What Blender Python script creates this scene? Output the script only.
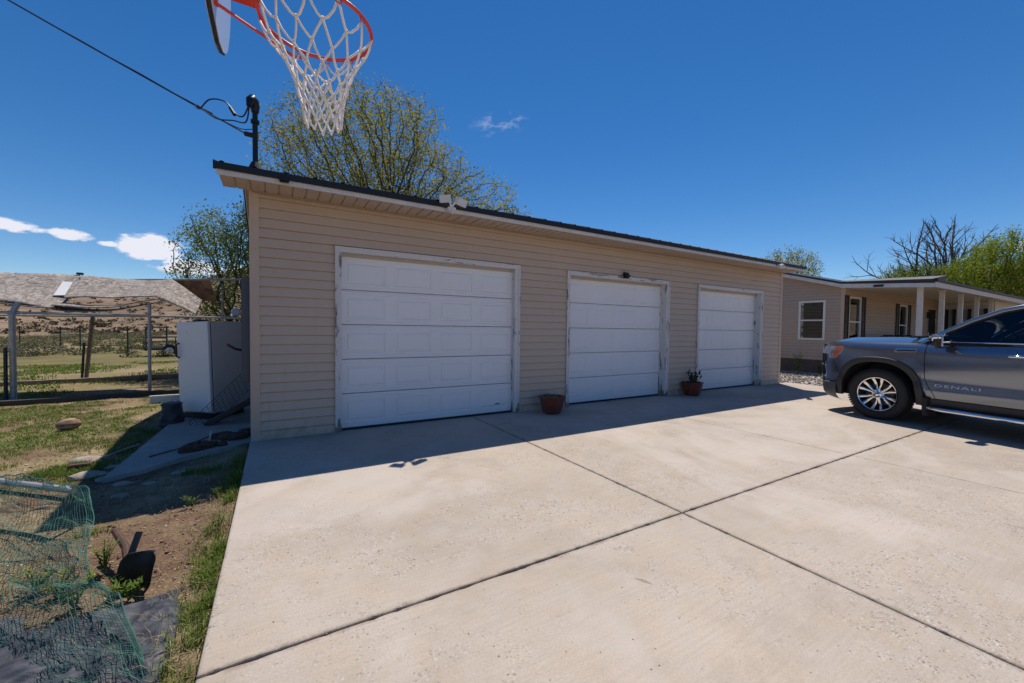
import bpy, bmesh, math, random
import numpy as np
from mathutils import Vector, Matrix, noise as mnoise
R = math.radians
for o in list(bpy.data.objects): bpy.data.objects.remove(o)
scene = bpy.context.scene
C = scene.collection

# ---------------- camera, sky, sun, exposure ----------------
cd = bpy.data.cameras.new('camera'); cam = bpy.data.objects.new('camera', cd); C.objects.link(cam)
cd.sensor_width = 36; cd.lens = 402.2 / 1024 * 36; cd.clip_start = .05; cd.clip_end = 5000
yaw, pit, rol = R(30.371), R(-1.718), R(0.641)
Fw = Vector((math.sin(yaw) * math.cos(pit), math.cos(yaw) * math.cos(pit), math.sin(pit)))
Rt = Vector((math.cos(yaw), -math.sin(yaw), 0)); Up = Rt.cross(Fw)
R2 = math.cos(rol) * Rt + math.sin(rol) * Up; U2 = -math.sin(rol) * Rt + math.cos(rol) * Up
M = Matrix((R2, U2, -Fw)).transposed().to_4x4(); M.translation = Vector((.263, -5.918, 1.43))
cam.matrix_world = M
scene.camera = cam

SUN_EL, SUN_AZ = 65.7, 40.0
w = bpy.data.worlds.new('World'); scene.world = w; w.use_nodes = True
nt = w.node_tree; nt.nodes.clear()
N = lambda t, nt_=nt, **k: (lambda n: [setattr(n, a, b) for a, b in k.items()] and n or n)(nt_.nodes.new(t))
sky = N('ShaderNodeTexSky'); sky.sky_type = 'NISHITA'; sky.sun_disc = False
sky.sun_elevation = R(SUN_EL); sky.sun_rotation = R(SUN_AZ); sky.altitude = 1700
sky.air_density = 1.0; sky.dust_density = .1; sky.ozone_density = 2.2
bg = N('ShaderNodeBackground'); bg.inputs['Strength'].default_value = .108
out = N('ShaderNodeOutputWorld')
tc = N('ShaderNodeTexCoord')
nrm = N('ShaderNodeVectorMath', operation='NORMALIZE'); nt.links.new(tc.outputs['Generated'], nrm.inputs[0])
def cloud_mask(az, el, wa, we, tilt=0.0, amp=1.0):
    """soft lens-shaped window of sky, azimuth/elevation in degrees (where a cloud floats)"""
    a, e = R(az), R(el)
    d = Vector((math.sin(a) * math.cos(e), math.cos(a) * math.cos(e), math.sin(e)))
    h = Vector((math.cos(a), -math.sin(a), 0)); v = h.cross(d)
    h, v = h * math.cos(tilt) + v * math.sin(tilt), -h * math.sin(tilt) + v * math.cos(tilt)
    outs = []
    for vec, wd in ((h, wa), (v, we)):
        dt = N('ShaderNodeVectorMath', operation='DOT_PRODUCT'); dt.inputs[1].default_value = vec
        nt.links.new(nrm.outputs[0], dt.inputs[0])
        m = N('ShaderNodeMath', operation='DIVIDE'); m.inputs[1].default_value = math.sin(R(wd))
        nt.links.new(dt.outputs['Value'], m.inputs[0])
        p = N('ShaderNodeMath', operation='POWER'); p.inputs[1].default_value = 2
        nt.links.new(m.outputs[0], p.inputs[0]); outs.append(p)
    s = N('ShaderNodeMath', operation='ADD'); nt.links.new(outs[0].outputs[0], s.inputs[0]); nt.links.new(outs[1].outputs[0], s.inputs[1])
    f = N('ShaderNodeVectorMath', operation='DOT_PRODUCT'); f.inputs[1].default_value = d; nt.links.new(nrm.outputs[0], f.inputs[0])
    g = N('ShaderNodeMath', operation='GREATER_THAN'); g.inputs[1].default_value = 0; nt.links.new(f.outputs['Value'], g.inputs[0])
    sub = N('ShaderNodeMath', operation='SUBTRACT', use_clamp=True); sub.inputs[0].default_value = 1; nt.links.new(s.outputs[0], sub.inputs[1])
    mu = N('ShaderNodeMath', operation='MULTIPLY'); nt.links.new(sub.outputs[0], mu.inputs[0]); nt.links.new(g.outputs[0], mu.inputs[1])
    mm = N('ShaderNodeMath', operation='MULTIPLY'); mm.inputs[1].default_value = amp; nt.links.new(mu.outputs[0], mm.inputs[0])
    return mm
masks = [cloud_mask(-21.3, 8.7, 3.2, .65, -.05, 1.1), cloud_mask(-17.2, 8.5, 1.8, .65, -.1, 1.1), cloud_mask(-14.6, 8.1, 1.0, .35, 0, .8),
         cloud_mask(-11.3, 8.1, 3.0, 1.7, .0, 1.5), cloud_mask(-12.9, 8.5, 1.0, .35, 0, .8), cloud_mask(-9.6, 8.4, 1.4, .6, 0, .85),
         cloud_mask(-8.3, 6.5, 3.8, 1.05, 0, 1.4), cloud_mask(-3.5, 6.6, 2.5, .5, .0, .9), cloud_mask(-13.4, 9.1, .5, .25, .0, .6),
         cloud_mask(28.3, 26.7, 4.2, 1.6, .15, .13), cloud_mask(82.3, 7.9, 1.2, .8, .3, .8)]
cur = masks[0]
for m_ in masks[1:]:
    a_ = N('ShaderNodeMath', operation='MAXIMUM'); nt.links.new(cur.outputs[0], a_.inputs[0]); nt.links.new(m_.outputs[0], a_.inputs[1]); cur = a_
cn = N('ShaderNodeTexNoise'); cn.inputs['Scale'].default_value = 34; cn.inputs['Detail'].default_value = 7; cn.inputs['Roughness'].default_value = .62
cmap = N('ShaderNodeMapping'); cmap.inputs['Scale'].default_value = (1, 1, 2.2)
nt.links.new(nrm.outputs[0], cmap.inputs[0]); nt.links.new(cmap.outputs[0], cn.inputs['Vector'])
cs = N('ShaderNodeMath', operation='MULTIPLY_ADD'); cs.inputs[1].default_value = 6.0; cs.inputs[2].default_value = -3.0; nt.links.new(cn.outputs[0], cs.inputs[0])
ca = N('ShaderNodeMath', operation='ADD'); nt.links.new(cs.outputs[0], ca.inputs[0]); nt.links.new(cur.outputs[0], ca.inputs[1])
cgate = N('ShaderNodeMath', operation='MULTIPLY', use_clamp=True); nt.links.new(ca.outputs[0], cgate.inputs[0]); nt.links.new(cur.outputs[0], cgate.inputs[1])
cm = N('ShaderNodeMath', operation='MULTIPLY', use_clamp=True); cm.inputs[1].default_value = 1.9; nt.links.new(cgate.outputs[0], cm.inputs[0])
hs = N('ShaderNodeHueSaturation'); hs.inputs['Saturation'].default_value = 1.34; hs.inputs['Hue'].default_value = .503
nt.links.new(sky.outputs[0], hs.inputs['Color'])
cmx = N('ShaderNodeMix', data_type='RGBA'); cmx.inputs[7].default_value = (7.6, 7.8, 8.6, 1)
nt.links.new(cm.outputs[0], cmx.inputs[0]); nt.links.new(hs.outputs[0], cmx.inputs[6])
nt.links.new(cmx.outputs[2], bg.inputs['Color']); nt.links.new(bg.outputs[0], out.inputs['Surface'])

sl = bpy.data.lights.new('sun', 'SUN'); sl.energy = 4.8; sl.angle = R(.5); sl.color = (1, .93, .83)
so = bpy.data.objects.new('sun', sl); C.objects.link(so)
sdir = Vector((math.sin(R(SUN_AZ)) * math.cos(R(SUN_EL)), math.cos(R(SUN_AZ)) * math.cos(R(SUN_EL)), math.sin(R(SUN_EL))))
so.rotation_euler = sdir.to_track_quat('Z', 'Y').to_euler(); so.location = (0, 0, 30)
vs = scene.view_settings; vs.view_transform = 'Standard'; vs.look = 'None'; vs.gamma = 1; vs.use_curve_mapping = False
vs.exposure = 0
scene.render.resolution_x, scene.render.resolution_y = 1024, 683

# ---------------- materials ----------------
def mat(name, col, rough=.6, metal=0, var=None, vscale=3, bump=0, bscale=40, spec=.5, coat=0, detail=6, stretch=None, mid=(.35, .65)):
    m = bpy.data.materials.new(name); m.use_nodes = True; t = m.node_tree
    b = t.nodes['Principled BSDF']; b.inputs['Base Color'].default_value = (*col, 1); b.inputs['Roughness'].default_value = rough
    b.inputs['Metallic'].default_value = metal; b.inputs['Specular IOR Level'].default_value = spec; b.inputs['Coat Weight'].default_value = coat
    b.inputs['Coat Roughness'].default_value = .03
    c = t.nodes.new('ShaderNodeTexCoord'); v = c.outputs['Object']
    if stretch:
        mp = t.nodes.new('ShaderNodeMapping'); mp.inputs['Scale'].default_value = stretch; t.links.new(v, mp.inputs[0]); v = mp.outputs[0]
    if var:
        n = t.nodes.new('ShaderNodeTexNoise'); n.inputs['Scale'].default_value = vscale; n.inputs['Detail'].default_value = detail; n.inputs['Roughness'].default_value = .6
        t.links.new(v, n.inputs['Vector'])
        r = t.nodes.new('ShaderNodeValToRGB'); r.color_ramp.elements[0].position = mid[0]; r.color_ramp.elements[1].position = mid[1]
        r.color_ramp.elements[0].color = (*col, 1); r.color_ramp.elements[1].color = (*var, 1)
        t.links.new(n.outputs[0], r.inputs[0]); t.links.new(r.outputs[0], b.inputs['Base Color'])
    if bump:
        n = t.nodes.new('ShaderNodeTexNoise'); n.inputs['Scale'].default_value = bscale; n.inputs['Detail'].default_value = 5
        t.links.new(v, n.inputs['Vector']); bp = t.nodes.new('ShaderNodeBump'); bp.inputs['Strength'].default_value = bump; bp.inputs['Distance'].default_value = .01
        t.links.new(n.outputs[0], bp.inputs['Height']); t.links.new(bp.outputs[0], b.inputs['Normal'])
    return m
class G:
    """small node graph helper on a fresh material"""
    def __init__(s, name):
        s.m = bpy.data.materials.new(name); s.m.use_nodes = True; s.t = s.m.node_tree; s.b = s.t.nodes['Principled BSDF']
        s.co = s.t.nodes.new('ShaderNodeTexCoord').outputs['Object']
    def n(s, ty, **k):
        x = s.t.nodes.new(ty)
        for a, b in k.items(): setattr(x, a, b)
        return x
    def L(s, a, b): s.t.links.new(a, b)
    def map(s, sc, vec=None):
        m = s.n('ShaderNodeMapping'); m.inputs['Scale'].default_value = sc; s.L(vec or s.co, m.inputs[0]); return m.outputs[0]
    def noise(s, sc, det=6, ro=.6, vec=None, dist=0):
        x = s.n('ShaderNodeTexNoise'); x.inputs['Scale'].default_value = sc; x.inputs['Detail'].default_value = det; x.inputs['Roughness'].default_value = ro; x.inputs['Distortion'].default_value = dist
        s.L(vec or s.co, x.inputs['Vector']); return x.outputs[0]
    def vor(s, sc, vec=None, out='Distance', feat='F1'):
        x = s.n('ShaderNodeTexVoronoi', feature=feat); x.inputs['Scale'].default_value = sc; s.L(vec or s.co, x.inputs['Vector']); return x.outputs[out]
    def ramp(s, f, *st):
        r = s.n('ShaderNodeValToRGB'); e = r.color_ramp.elements
        while len(e) < len(st): e.new(.5)
        for q, (p, c) in zip(e, st):
            q.position = p; q.color = (*(c if hasattr(c, '__len__') else (c, c, c)), 1)
        s.L(f, r.inputs[0]); return r.outputs[0]
    def mix(s, f, a, b, bt='MIX'):
        x = s.n('ShaderNodeMix', data_type='RGBA', blend_type=bt)
        for v, i in ((f, 0), (a, 6), (b, 7)):
            if hasattr(v, 'links') or hasattr(v, 'is_linked'): s.L(v, x.inputs[i])
            else: x.inputs[i].default_value = v if i == 0 else (*v, 1)
        return x.outputs[2]
    def math(s, op, a, b=None, clamp=False):
        x = s.n('ShaderNodeMath', operation=op, use_clamp=clamp)
        for v, i in ((a, 0), (b, 1)):
            if v is None: continue
            if hasattr(v, 'is_linked'): s.L(v, x.inputs[i])
            else: x.inputs[i].default_value = v
        return x.outputs[0]
    def xyz(s): x = s.n('ShaderNodeSeparateXYZ'); s.L(s.co, x.inputs[0]); return x.outputs
    def bump(s, h, st=.5, d=.01):
        x = s.n('ShaderNodeBump'); x.inputs['Strength'].default_value = st; x.inputs['Distance'].default_value = d; s.L(h, x.inputs['Height']); s.L(x.outputs[0], s.b.inputs['Normal'])
    def done(s, col=None, rough=None):
        if col is not None: s.L(col, s.b.inputs['Base Color'])
        if rough is not None: s.b.inputs['Roughness'].default_value = rough
        return s.m

def concrete(name, base=(.475, .395, .32), joints=False):
    g = G(name)
    big = g.noise(.55, 5, .6); med = g.noise(3.2, 6, .65, dist=.4); fine = g.noise(90, 4, .7)
    c = g.mix(g.ramp(big, (.3, 0), (.7, 1)), tuple(.80 * v for v in base), tuple(1.13 * v for v in base))
    c = g.mix(g.ramp(med, (.40, 0), (.75, .6)), c, (.50, .46, .42))
    c = g.mix(g.ramp(g.noise(1.7, 7, .7), (.52, 0), (.72, .55)), c, (.33, .27, .22))
    c = g.mix(g.ramp(fine, (.3, .35), (.6, 0)), c, (.25, .21, .18))
    # broom streaks across the slab
    st = g.noise(1.0, 4, .6, g.map((3, 60, 1)))
    c = g.mix(g.ramp(st, (.35, .22), (.6, 0)), c, (.3, .26, .22))
    # scaled patches where pale aggregate shows
    msk = g.ramp(g.noise(.75, 6, .75, dist=.6), (.46, 0), (.57, 1)); vv = g.n('ShaderNodeVectorMath', operation='ADD'); g.L(g.co, vv.inputs[0]); nn = g.n('ShaderNodeTexNoise'); nn.inputs['Scale'].default_value = 60; nn.inputs['Detail'].default_value = 3; g.L(g.co, nn.inputs['Vector']); sc0 = g.n('ShaderNodeVectorMath', operation='SCALE'); sc0.inputs['Scale'].default_value = .022; g.L(nn.outputs['Color'], sc0.inputs[0]); g.L(sc0.outputs[0], vv.inputs[1])
    cell = g.vor(75, vv.outputs[0]); cell2 = g.vor(75, vv.outputs[0], out='Color')
    chips = g.math('MULTIPLY', g.ramp(cell, (.34, 1), (.50, 0)), g.math('MULTIPLY', msk, g.ramp(g.noise(9, 5, .8), (.46, 0), (.56, 1))))
    c = g.mix(chips, c, g.mix(g.ramp(cell2, (.3, 0), (.6, 1)), (.22, .165, .13), (.55, .51, .47)))
    # small dark pits
    pit = g.math('MULTIPLY', g.ramp(g.vor(19, vv.outputs[0]), (.06, 1), (.09, 0)), g.ramp(g.noise(2.2, 3), (.42, 0), (.55, 1)))
    c = g.mix(g.ramp(g.noise(.38, 4, .6, dist=1.2), (.52, 0), (.60, .28)), c, (.60, .54, .50))
    c = g.mix(g.math('MULTIPLY', g.ramp(g.noise(6.5, 7, .8), (.58, 0), (.64, .5)), msk), c, (.24, .18, .14))
    c = g.mix(pit, c, (.12, .09, .07))
    if joints:
        X = g.xyz(); dd = None
        for ax, v0 in ((0, 3.02), (1, -3.9), (1, -7.85)):
            q = g.math('ABSOLUTE', g.math('SUBTRACT', X[ax], v0)); dd = q if dd is None else g.math('MINIMUM', dd, q)
        q = g.math('ADD', g.math('MULTIPLY', dd, -9), g.math('MULTIPLY', g.noise(8, 7, .8), 1.5))
        c = g.mix(g.ramp(q, (.45, 0), (.75, .65)), c, (.20, .155, .12))
    h = g.math('ADD', fine, g.math('MULTIPLY', chips, -1.5)); g.bump(h, .35, .004)
    g.b.inputs['Specular IOR Level'].default_value = .25
    return g.done(c, .88)
M_conc = concrete('broom_finished_concrete', joints=True)
M_pad = concrete('old_concrete_pad', (.36, .33, .30))

def siding(name, col):
    g = G(name)
    c = g.mix(g.ramp(g.noise(.7, 4), (.35, 0), (.65, 1)), tuple(.94 * v for v in col), col)
    st = g.noise(1, 5, .65, g.map((9, 9, .7)))
    c = g.mix(g.ramp(st, (.55, 0), (.78, .35)), c, tuple(.72 * v for v in col))
    dz = g.math('ADD', g.ramp(g.xyz()[2], (0, .22), (.35, 0)), g.noise(6, 7, .75))
    c = g.mix(g.ramp(dz, (.60, 0), (.80, .55)), c, (.26, .19, .13))
    g.bump(g.noise(1, 4, .6, g.map((4, 4, 110))), .12, .003)
    return g.done(c, .48)
M_sid = siding('tan_vinyl_siding', (.575, .455, .348))
M_sidh = siding('house_vinyl_siding', (.51, .415, .335))
M_sidw = siding('pale_vinyl_siding', (.60, .60, .56))
M_trim = mat('tan_corner_trim', (.57, .44, .34), .5, var=(.53, .41, .31), vscale=5)
M_soff = mat('soffit', (.52, .415, .33), .55, var=(.46, .36, .28), vscale=4)
M_fasc = mat('white_fascia', (.70, .69, .68), .5, var=(.60, .59, .58), vscale=6)
M_cream = mat('porch_cream_paint', (.74, .70, .58), .6, var=(.6, .56, .47), vscale=3)
M_black = mat('black_metal', (.018, .018, .02), .45, .3)
M_shut = mat('shutter_black', (.012, .014, .018), .6)
g = G('door_enamel')
c = g.mix(g.ramp(g.noise(.9, 5), (.35, 0), (.7, .6)), (.83, .83, .84), (.77, .77, .78))
c = g.mix(g.ramp(g.noise(1, 5, .7, g.map((14, 14, 1.3))), (.60, 0), (.80, .35)), c, (.52, .50, .46))
g.bump(g.noise(1, 3, .6, g.map((3, 3, 260))), .08, .002)
M_door = g.done(c, .42)
# chipped paint on the door surrounds
def peel(name, stretch):
    g = G(name)
    z = g.xyz()[2]
    low = g.ramp(z, (0, .20), (.22, .02))
    n = g.noise(5, 8, .7, g.map(stretch), .25)
    msk = g.ramp(g.math('ADD', n, low), (.595, 0), (.61, 1))
    c = g.mix(g.ramp(g.noise(30, 4), (.3, 0), (.7, 1)), (.70, .69, .68), (.60, .59, .575))
    c = g.mix(msk, c, g.mix(g.ramp(g.noise(22, 5, .7, g.map((3, 3, .5))), (.4, 0), (.6, 1)), (.13, .085, .06), (.34, .29, .25)))
    g.bump(g.math('MULTIPLY', msk, -1.0), .6, .003)
    return g.done(c, .6)
M_peel = peel('peeling_white_paint', (3, 3, .55)); M_peelh = peel('peeling_header_paint', (.55, 3, 4))
M_found = mat('foundation_block', (.13, .095, .08), .9, var=(.17, .125, .10), vscale=5, bump=.4, bscale=30)
M_glass = mat('window_glass', (.018, .021, .026), .04, 0, spec=.9)
M_blind = mat('blind_slats', (.34, .36, .37), .6)
M_wframe = mat('window_white', (.74, .73, .70), .45)
M_roof = mat('dark_roof_metal', (.03, .03, .032), .5, .2, var=(.05, .05, .052), vscale=2)
M_shing = mat('grey_shingle', (.16, .155, .15), .9, var=(.23, .22, .21), vscale=9, bump=.4, bscale=50)

# ground
g = G('dry_yard_soil')
x, y, z = g.xyz()
dirt = g.mix(g.ramp(g.noise(2.3, 8, .7), (.3, 0), (.7, 1)), (.15, .088, .056), (.29, .19, .128))
fn = g.noise(38, 6, .75); dirt = g.mix(g.ramp(fn, (.35, .55), (.58, 0)), dirt, (.09, .058, .038))
chips = g.ramp(g.vor(48, g.map((1, 1.6, 1))), (.13, 1), (.2, 0))
dirt = g.mix(g.math('MULTIPLY', chips, g.ramp(g.noise(1.6, 5), (.42, 0), (.58, .9))), dirt, (.45, .35, .25))
straw = g.mix(g.ramp(g.noise(14, 6, .8, g.map((1, .35, 1)), .8), (.35, 0), (.65, 1)), (.26, .19, .10), (.46, .36, .22))
nearm = g.ramp(g.noise(.95, 5, .65), (.42, 0), (.60, 1))
near = g.mix(nearm, dirt, straw)
grass = g.mix(g.ramp(g.noise(20, 6, .7), (.35, 0), (.65, 1)), (.07, .105, .022), (.165, .20, .055))
gm = g.math('MULTIPLY', g.ramp(g.noise(1.2, 7, .7, g.map((1, .7, 1))), (.47, 0), (.57, .8)), g.ramp(g.math('MULTIPLY', y, .1), (-.10 + .1, 0), (.08 + .1, 1)))
near = g.mix(gm, near, grass)
# pasture beyond the pen: tan, a green band, then sage hillside
pale = g.mix(g.ramp(g.noise(.35, 8, .7), (.38, 0), (.62, 1)), (.33, .245, .155), (.22, .185, .085))
green = g.mix(g.ramp(g.noise(.8, 8, .75, g.map((.5, 1, 1))), (.35, 0), (.62, 1)), (.10, .105, .035), (.235, .18, .085))
yw = g.math('ADD', y, g.math('MULTIPLY', g.noise(.22, 5), 6))
far = g.mix(g.ramp(g.math('DIVIDE', yw, 100), (.155, 0), (.17, 1), (.27, 1), (.33, .35)), pale, green)
hill = g.mix(g.ramp(g.noise(.035, 9, .72), (.35, 0), (.6, 1)), (.175, .115, .075), (.30, .21, .145))
hill = g.mix(g.ramp(g.noise(.35, 9, .85), (.50, 0), (.58, .85)), hill, (.085, .085, .05))
hd = g.math('DIVIDE', g.math('ADD', y, g.math('MULTIPLY', x, .6)), 400)
far = g.mix(g.ramp(hd, (.09, 0), (.15, 1)), far, hill)
col = g.mix(g.ramp(g.math('DIVIDE', yw, 40), (.20, 0), (.30, 1)), near, far)
g.bump(g.math('ADD', fn, g.math('MULTIPLY', g.noise(9, 6), 1.2)), .9, .025)
g.b.inputs['Specular IOR Level'].default_value = .15
M_soil = g.done(col, .95)
g = G('loose_gravel_bed')
v = g.vor(26, out='Color'); c = g.ramp(v, (.1, (.17, .14, .12)), (.45, (.34, .30, .26)), (.8, (.5, .46, .42)))
g.bump(g.vor(26), 1, .02); M_gravel = g.done(c, .9)

def leafmat(name, a, b, c3, scale=1.6, trans=.35):
    m = bpy.data.materials.new(name); m.use_nodes = True; t = m.node_tree
    p = t.nodes['Principled BSDF']; p.inputs['Roughness'].default_value = .7; p.inputs['Specular IOR Level'].default_value = .12
    gi = t.nodes.new('ShaderNodeNewGeometry'); co = t.nodes.new('ShaderNodeTexCoord')
    r = t.nodes.new('ShaderNodeValToRGB'); e = r.color_ramp.elements; e.new(.5)
    for q, (ps, cc) in zip(e, ((.0, a), (.5, b), (1, c3))): q.position = ps; q.color = (*cc, 1)
    n = t.nodes.new('ShaderNodeTexNoise'); n.inputs['Scale'].default_value = scale; t.links.new(co.outputs['Object'], n.inputs['Vector'])
    ad = t.nodes.new('ShaderNodeMath'); ad.operation = 'MULTIPLY_ADD'; ad.inputs[1].default_value = .55
    t.links.new(gi.outputs['Random Per Island'], ad.inputs[0])
    sb = t.nodes.new('ShaderNodeMath'); sb.operation = 'SUBTRACT'; sb.inputs[1].default_value = .27; t.links.new(n.outputs[0], sb.inputs[0]); t.links.new(sb.outputs[0], ad.inputs[2])
    t.links.new(ad.outputs[0], r.inputs[0]); t.links.new(r.outputs[0], p.inputs['Base Color'])
    tr = t.nodes.new('ShaderNodeBsdfTranslucent'); t.links.new(r.outputs[0], tr.inputs['Color'])
    mx = t.nodes.new('ShaderNodeMixShader'); mx.inputs[0].default_value = trans
    t.links.new(p.outputs[0], mx.inputs[1]); t.links.new(tr.outputs[0], mx.inputs[2]); t.links.new(mx.outputs[0], t.nodes['Material Output'].inputs['Surface'])
    return m
M_elm = leafmat('elm_leaf', (.13, .15, .025), (.30, .29, .05), (.50, .43, .11), 1.6, .45)
M_elm2 = leafmat('elm_leaf_green', (.10, .15, .035), (.20, .25, .055), (.36, .37, .11), 1.6, .45)
M_willow = leafmat('willow_leaf', (.12, .17, .015), (.26, .33, .03), (.42, .45, .06), .7)
M_sage = leafmat('sage_leaf', (.075, .10, .03), (.17, .165, .08), (.36, .29, .20), .16, .15)
M_weed = leafmat('weed_leaf', (.055, .11, .015), (.13, .20, .03), (.27, .32, .07), 3)
M_dry = leafmat('dry_grass', (.28, .20, .10), (.42, .32, .18), (.55, .45, .28), 3)
M_pgrn = leafmat('plant_leaf', (.02, .035, .015), (.04, .06, .03), (.10, .10, .06), 3)
M_bark = mat('bark', (.055, .045, .038), .9, var=(.095, .08, .066), vscale=6, bump=.6, bscale=25)
M_deadbark = mat('bare_bark', (.075, .058, .055), .9, var=(.12, .10, .095), vscale=4)

g = G('weathered_osb')
c1 = g.vor(7, g.map((1, 3.6, 1)), 'Color'); c2 = g.vor(11, g.map((2.6, 1.2, 1)), 'Color')
a = g.ramp(c1, (.15, (.13, .105, .09)), (.5, (.25, .215, .19)), (.85, (.40, .36, .325)))
b = g.ramp(c2, (.15, (.12, .10, .085)), (.5, (.26, .22, .195)), (.85, (.44, .395, .36)))
c = g.mix(g.ramp(g.noise(11, 5, .8), (.47, 0), (.53, 1)), a, b)
c = g.mix(g.ramp(g.noise(30, 5, .8, g.map((1, 3, 1))), (.55, 0), (.7, .5)), c, (.16, .13, .12))
M_osb = g.done(c, .9)
g = G('osb_underside')
a = g.ramp(g.vor(9, g.map((1, 3, 1)), 'Color'), (.15, (.20, .085, .03)), (.85, (.42, .20, .085)))
M_osbu = g.done(a, .8)
M_pipe = mat('galvanised_pipe', (.46, .46, .45), .45, .35, var=(.36, .355, .35), vscale=8)
M_white = mat('white_plastic', (.72, .72, .72), .4, var=(.66, .66, .65), vscale=5)
M_timber = mat('weathered_timber', (.16, .12, .09), .9, var=(.27, .22, .175), vscale=4, stretch=(1, 6, 6), bump=.5, bscale=20)
M_dtimber = mat('dark_timber', (.045, .038, .034), .9, var=(.085, .07, .06), vscale=4, bump=.5, bscale=20)
M_steel = mat('dark_steel_post', (.05, .055, .06), .6, .4)
g = G('fridge_enamel')
c = g.mix(g.ramp(g.noise(1.2, 5), (.4, 0), (.7, .5)), (.76, .77, .79), (.68, .69, .70))
c = g.mix(g.ramp(g.math('ADD', g.noise(9, 7, .7), g.ramp(g.xyz()[2], (0, .12), (.25, 0))), (.62, 0), (.72, .7)), c, (.32, .22, .14))
M_fridge = g.done(c, .35)
M_fridged = mat('fridge_side', (.55, .565, .59), .5, var=(.48, .495, .52), vscale=2)
M_rubber = mat('black_rubber', (.016, .016, .017), .75)
M_terra = mat('glazed_terracotta', (.16, .035, .018), .28, var=(.12, .03, .018), vscale=4, coat=.3)
M_potsoil = mat('potting_soil', (.06, .04, .03), .95, var=(.2, .15, .10), vscale=40)
M_orange = mat('hoop_orange', (.62, .045, .02), .4, coat=.2)
M_cord = mat('net_cord', (.80, .76, .72), .8, var=(.86, .83, .80), vscale=30)
M_board = mat('backboard_acrylic', (.60, .66, .74), .25, coat=.3)
M_netg = mat('green_netting', (.035, .12, .09), .6, var=(.07, .20, .155), vscale=5)
M_fab = mat('landscape_fabric', (.030, .033, .042), .6, var=(.075, .08, .10), vscale=3, bump=.2, bscale=150, spec=.35)
M_tarp = mat('tarp_grey', (.06, .063, .08), .7, var=(.12, .125, .15), vscale=4, bump=.2, bscale=150, spec=.35)
M_rust = mat('rusty_steel', (.12, .055, .03), .8, var=(.06, .035, .028), vscale=12, bump=.4)
M_stone = mat('pale_stone', (.40, .35, .30), .9, var=(.27, .22, .185), vscale=9, bump=.5)
M_paint = bpy.data.materials.new('truck_paint'); M_paint.use_nodes = True
_b = M_paint.node_tree.nodes['Principled BSDF']; _b.inputs['Base Color'].default_value = (.20, .225, .27, 1); _b.inputs['Metallic'].default_value = .8
_b.inputs['Roughness'].default_value = .19; _b.inputs['Coat Weight'].default_value = 1; _b.inputs['Coat Roughness'].default_value = .02
M_chrome = mat('chrome', (.80, .80, .82), .08, 1)
M_plast = mat('dark_plastic', (.028, .029, .032), .6)
M_tyre = mat('tyre_rubber', (.022, .022, .023), .8, bump=.3, bscale=60)
M_amber = mat('amber_lens', (.70, .12, .02), .15, coat=1)
M_lens = mat('clear_lens', (.66, .69, .72), .22, .7, var=(.30, .32, .35), vscale=14, coat=1)
M_tint = bpy.data.materials.new('tinted_glass'); M_tint.use_nodes = True
t_ = M_tint.node_tree; t_.nodes.remove(t_.nodes['Principled BSDF'])
tr_ = t_.nodes.new('ShaderNodeBsdfTransparent'); tr_.inputs[0].default_value = (.13, .15, .165, 1)
gl_ = t_.nodes.new('ShaderNodeBsdfGlossy'); gl_.inputs['Roughness'].default_value = .02; gl_.inputs['Color'].default_value = (.9, .95, 1, 1)
fr_ = t_.nodes.new('ShaderNodeFresnel'); fr_.inputs[0].default_value = 1.5
mx_ = t_.nodes.new('ShaderNodeMixShader'); t_.links.new(fr_.outputs[0], mx_.inputs[0]); t_.links.new(tr_.outputs[0], mx_.inputs[1]); t_.links.new(gl_.outputs[0], mx_.inputs[2])
t_.links.new(mx_.outputs[0], t_.nodes['Material Output'].inputs['Surface'])
M_int = mat('cabin_trim', (.03, .03, .035), .7)

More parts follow.
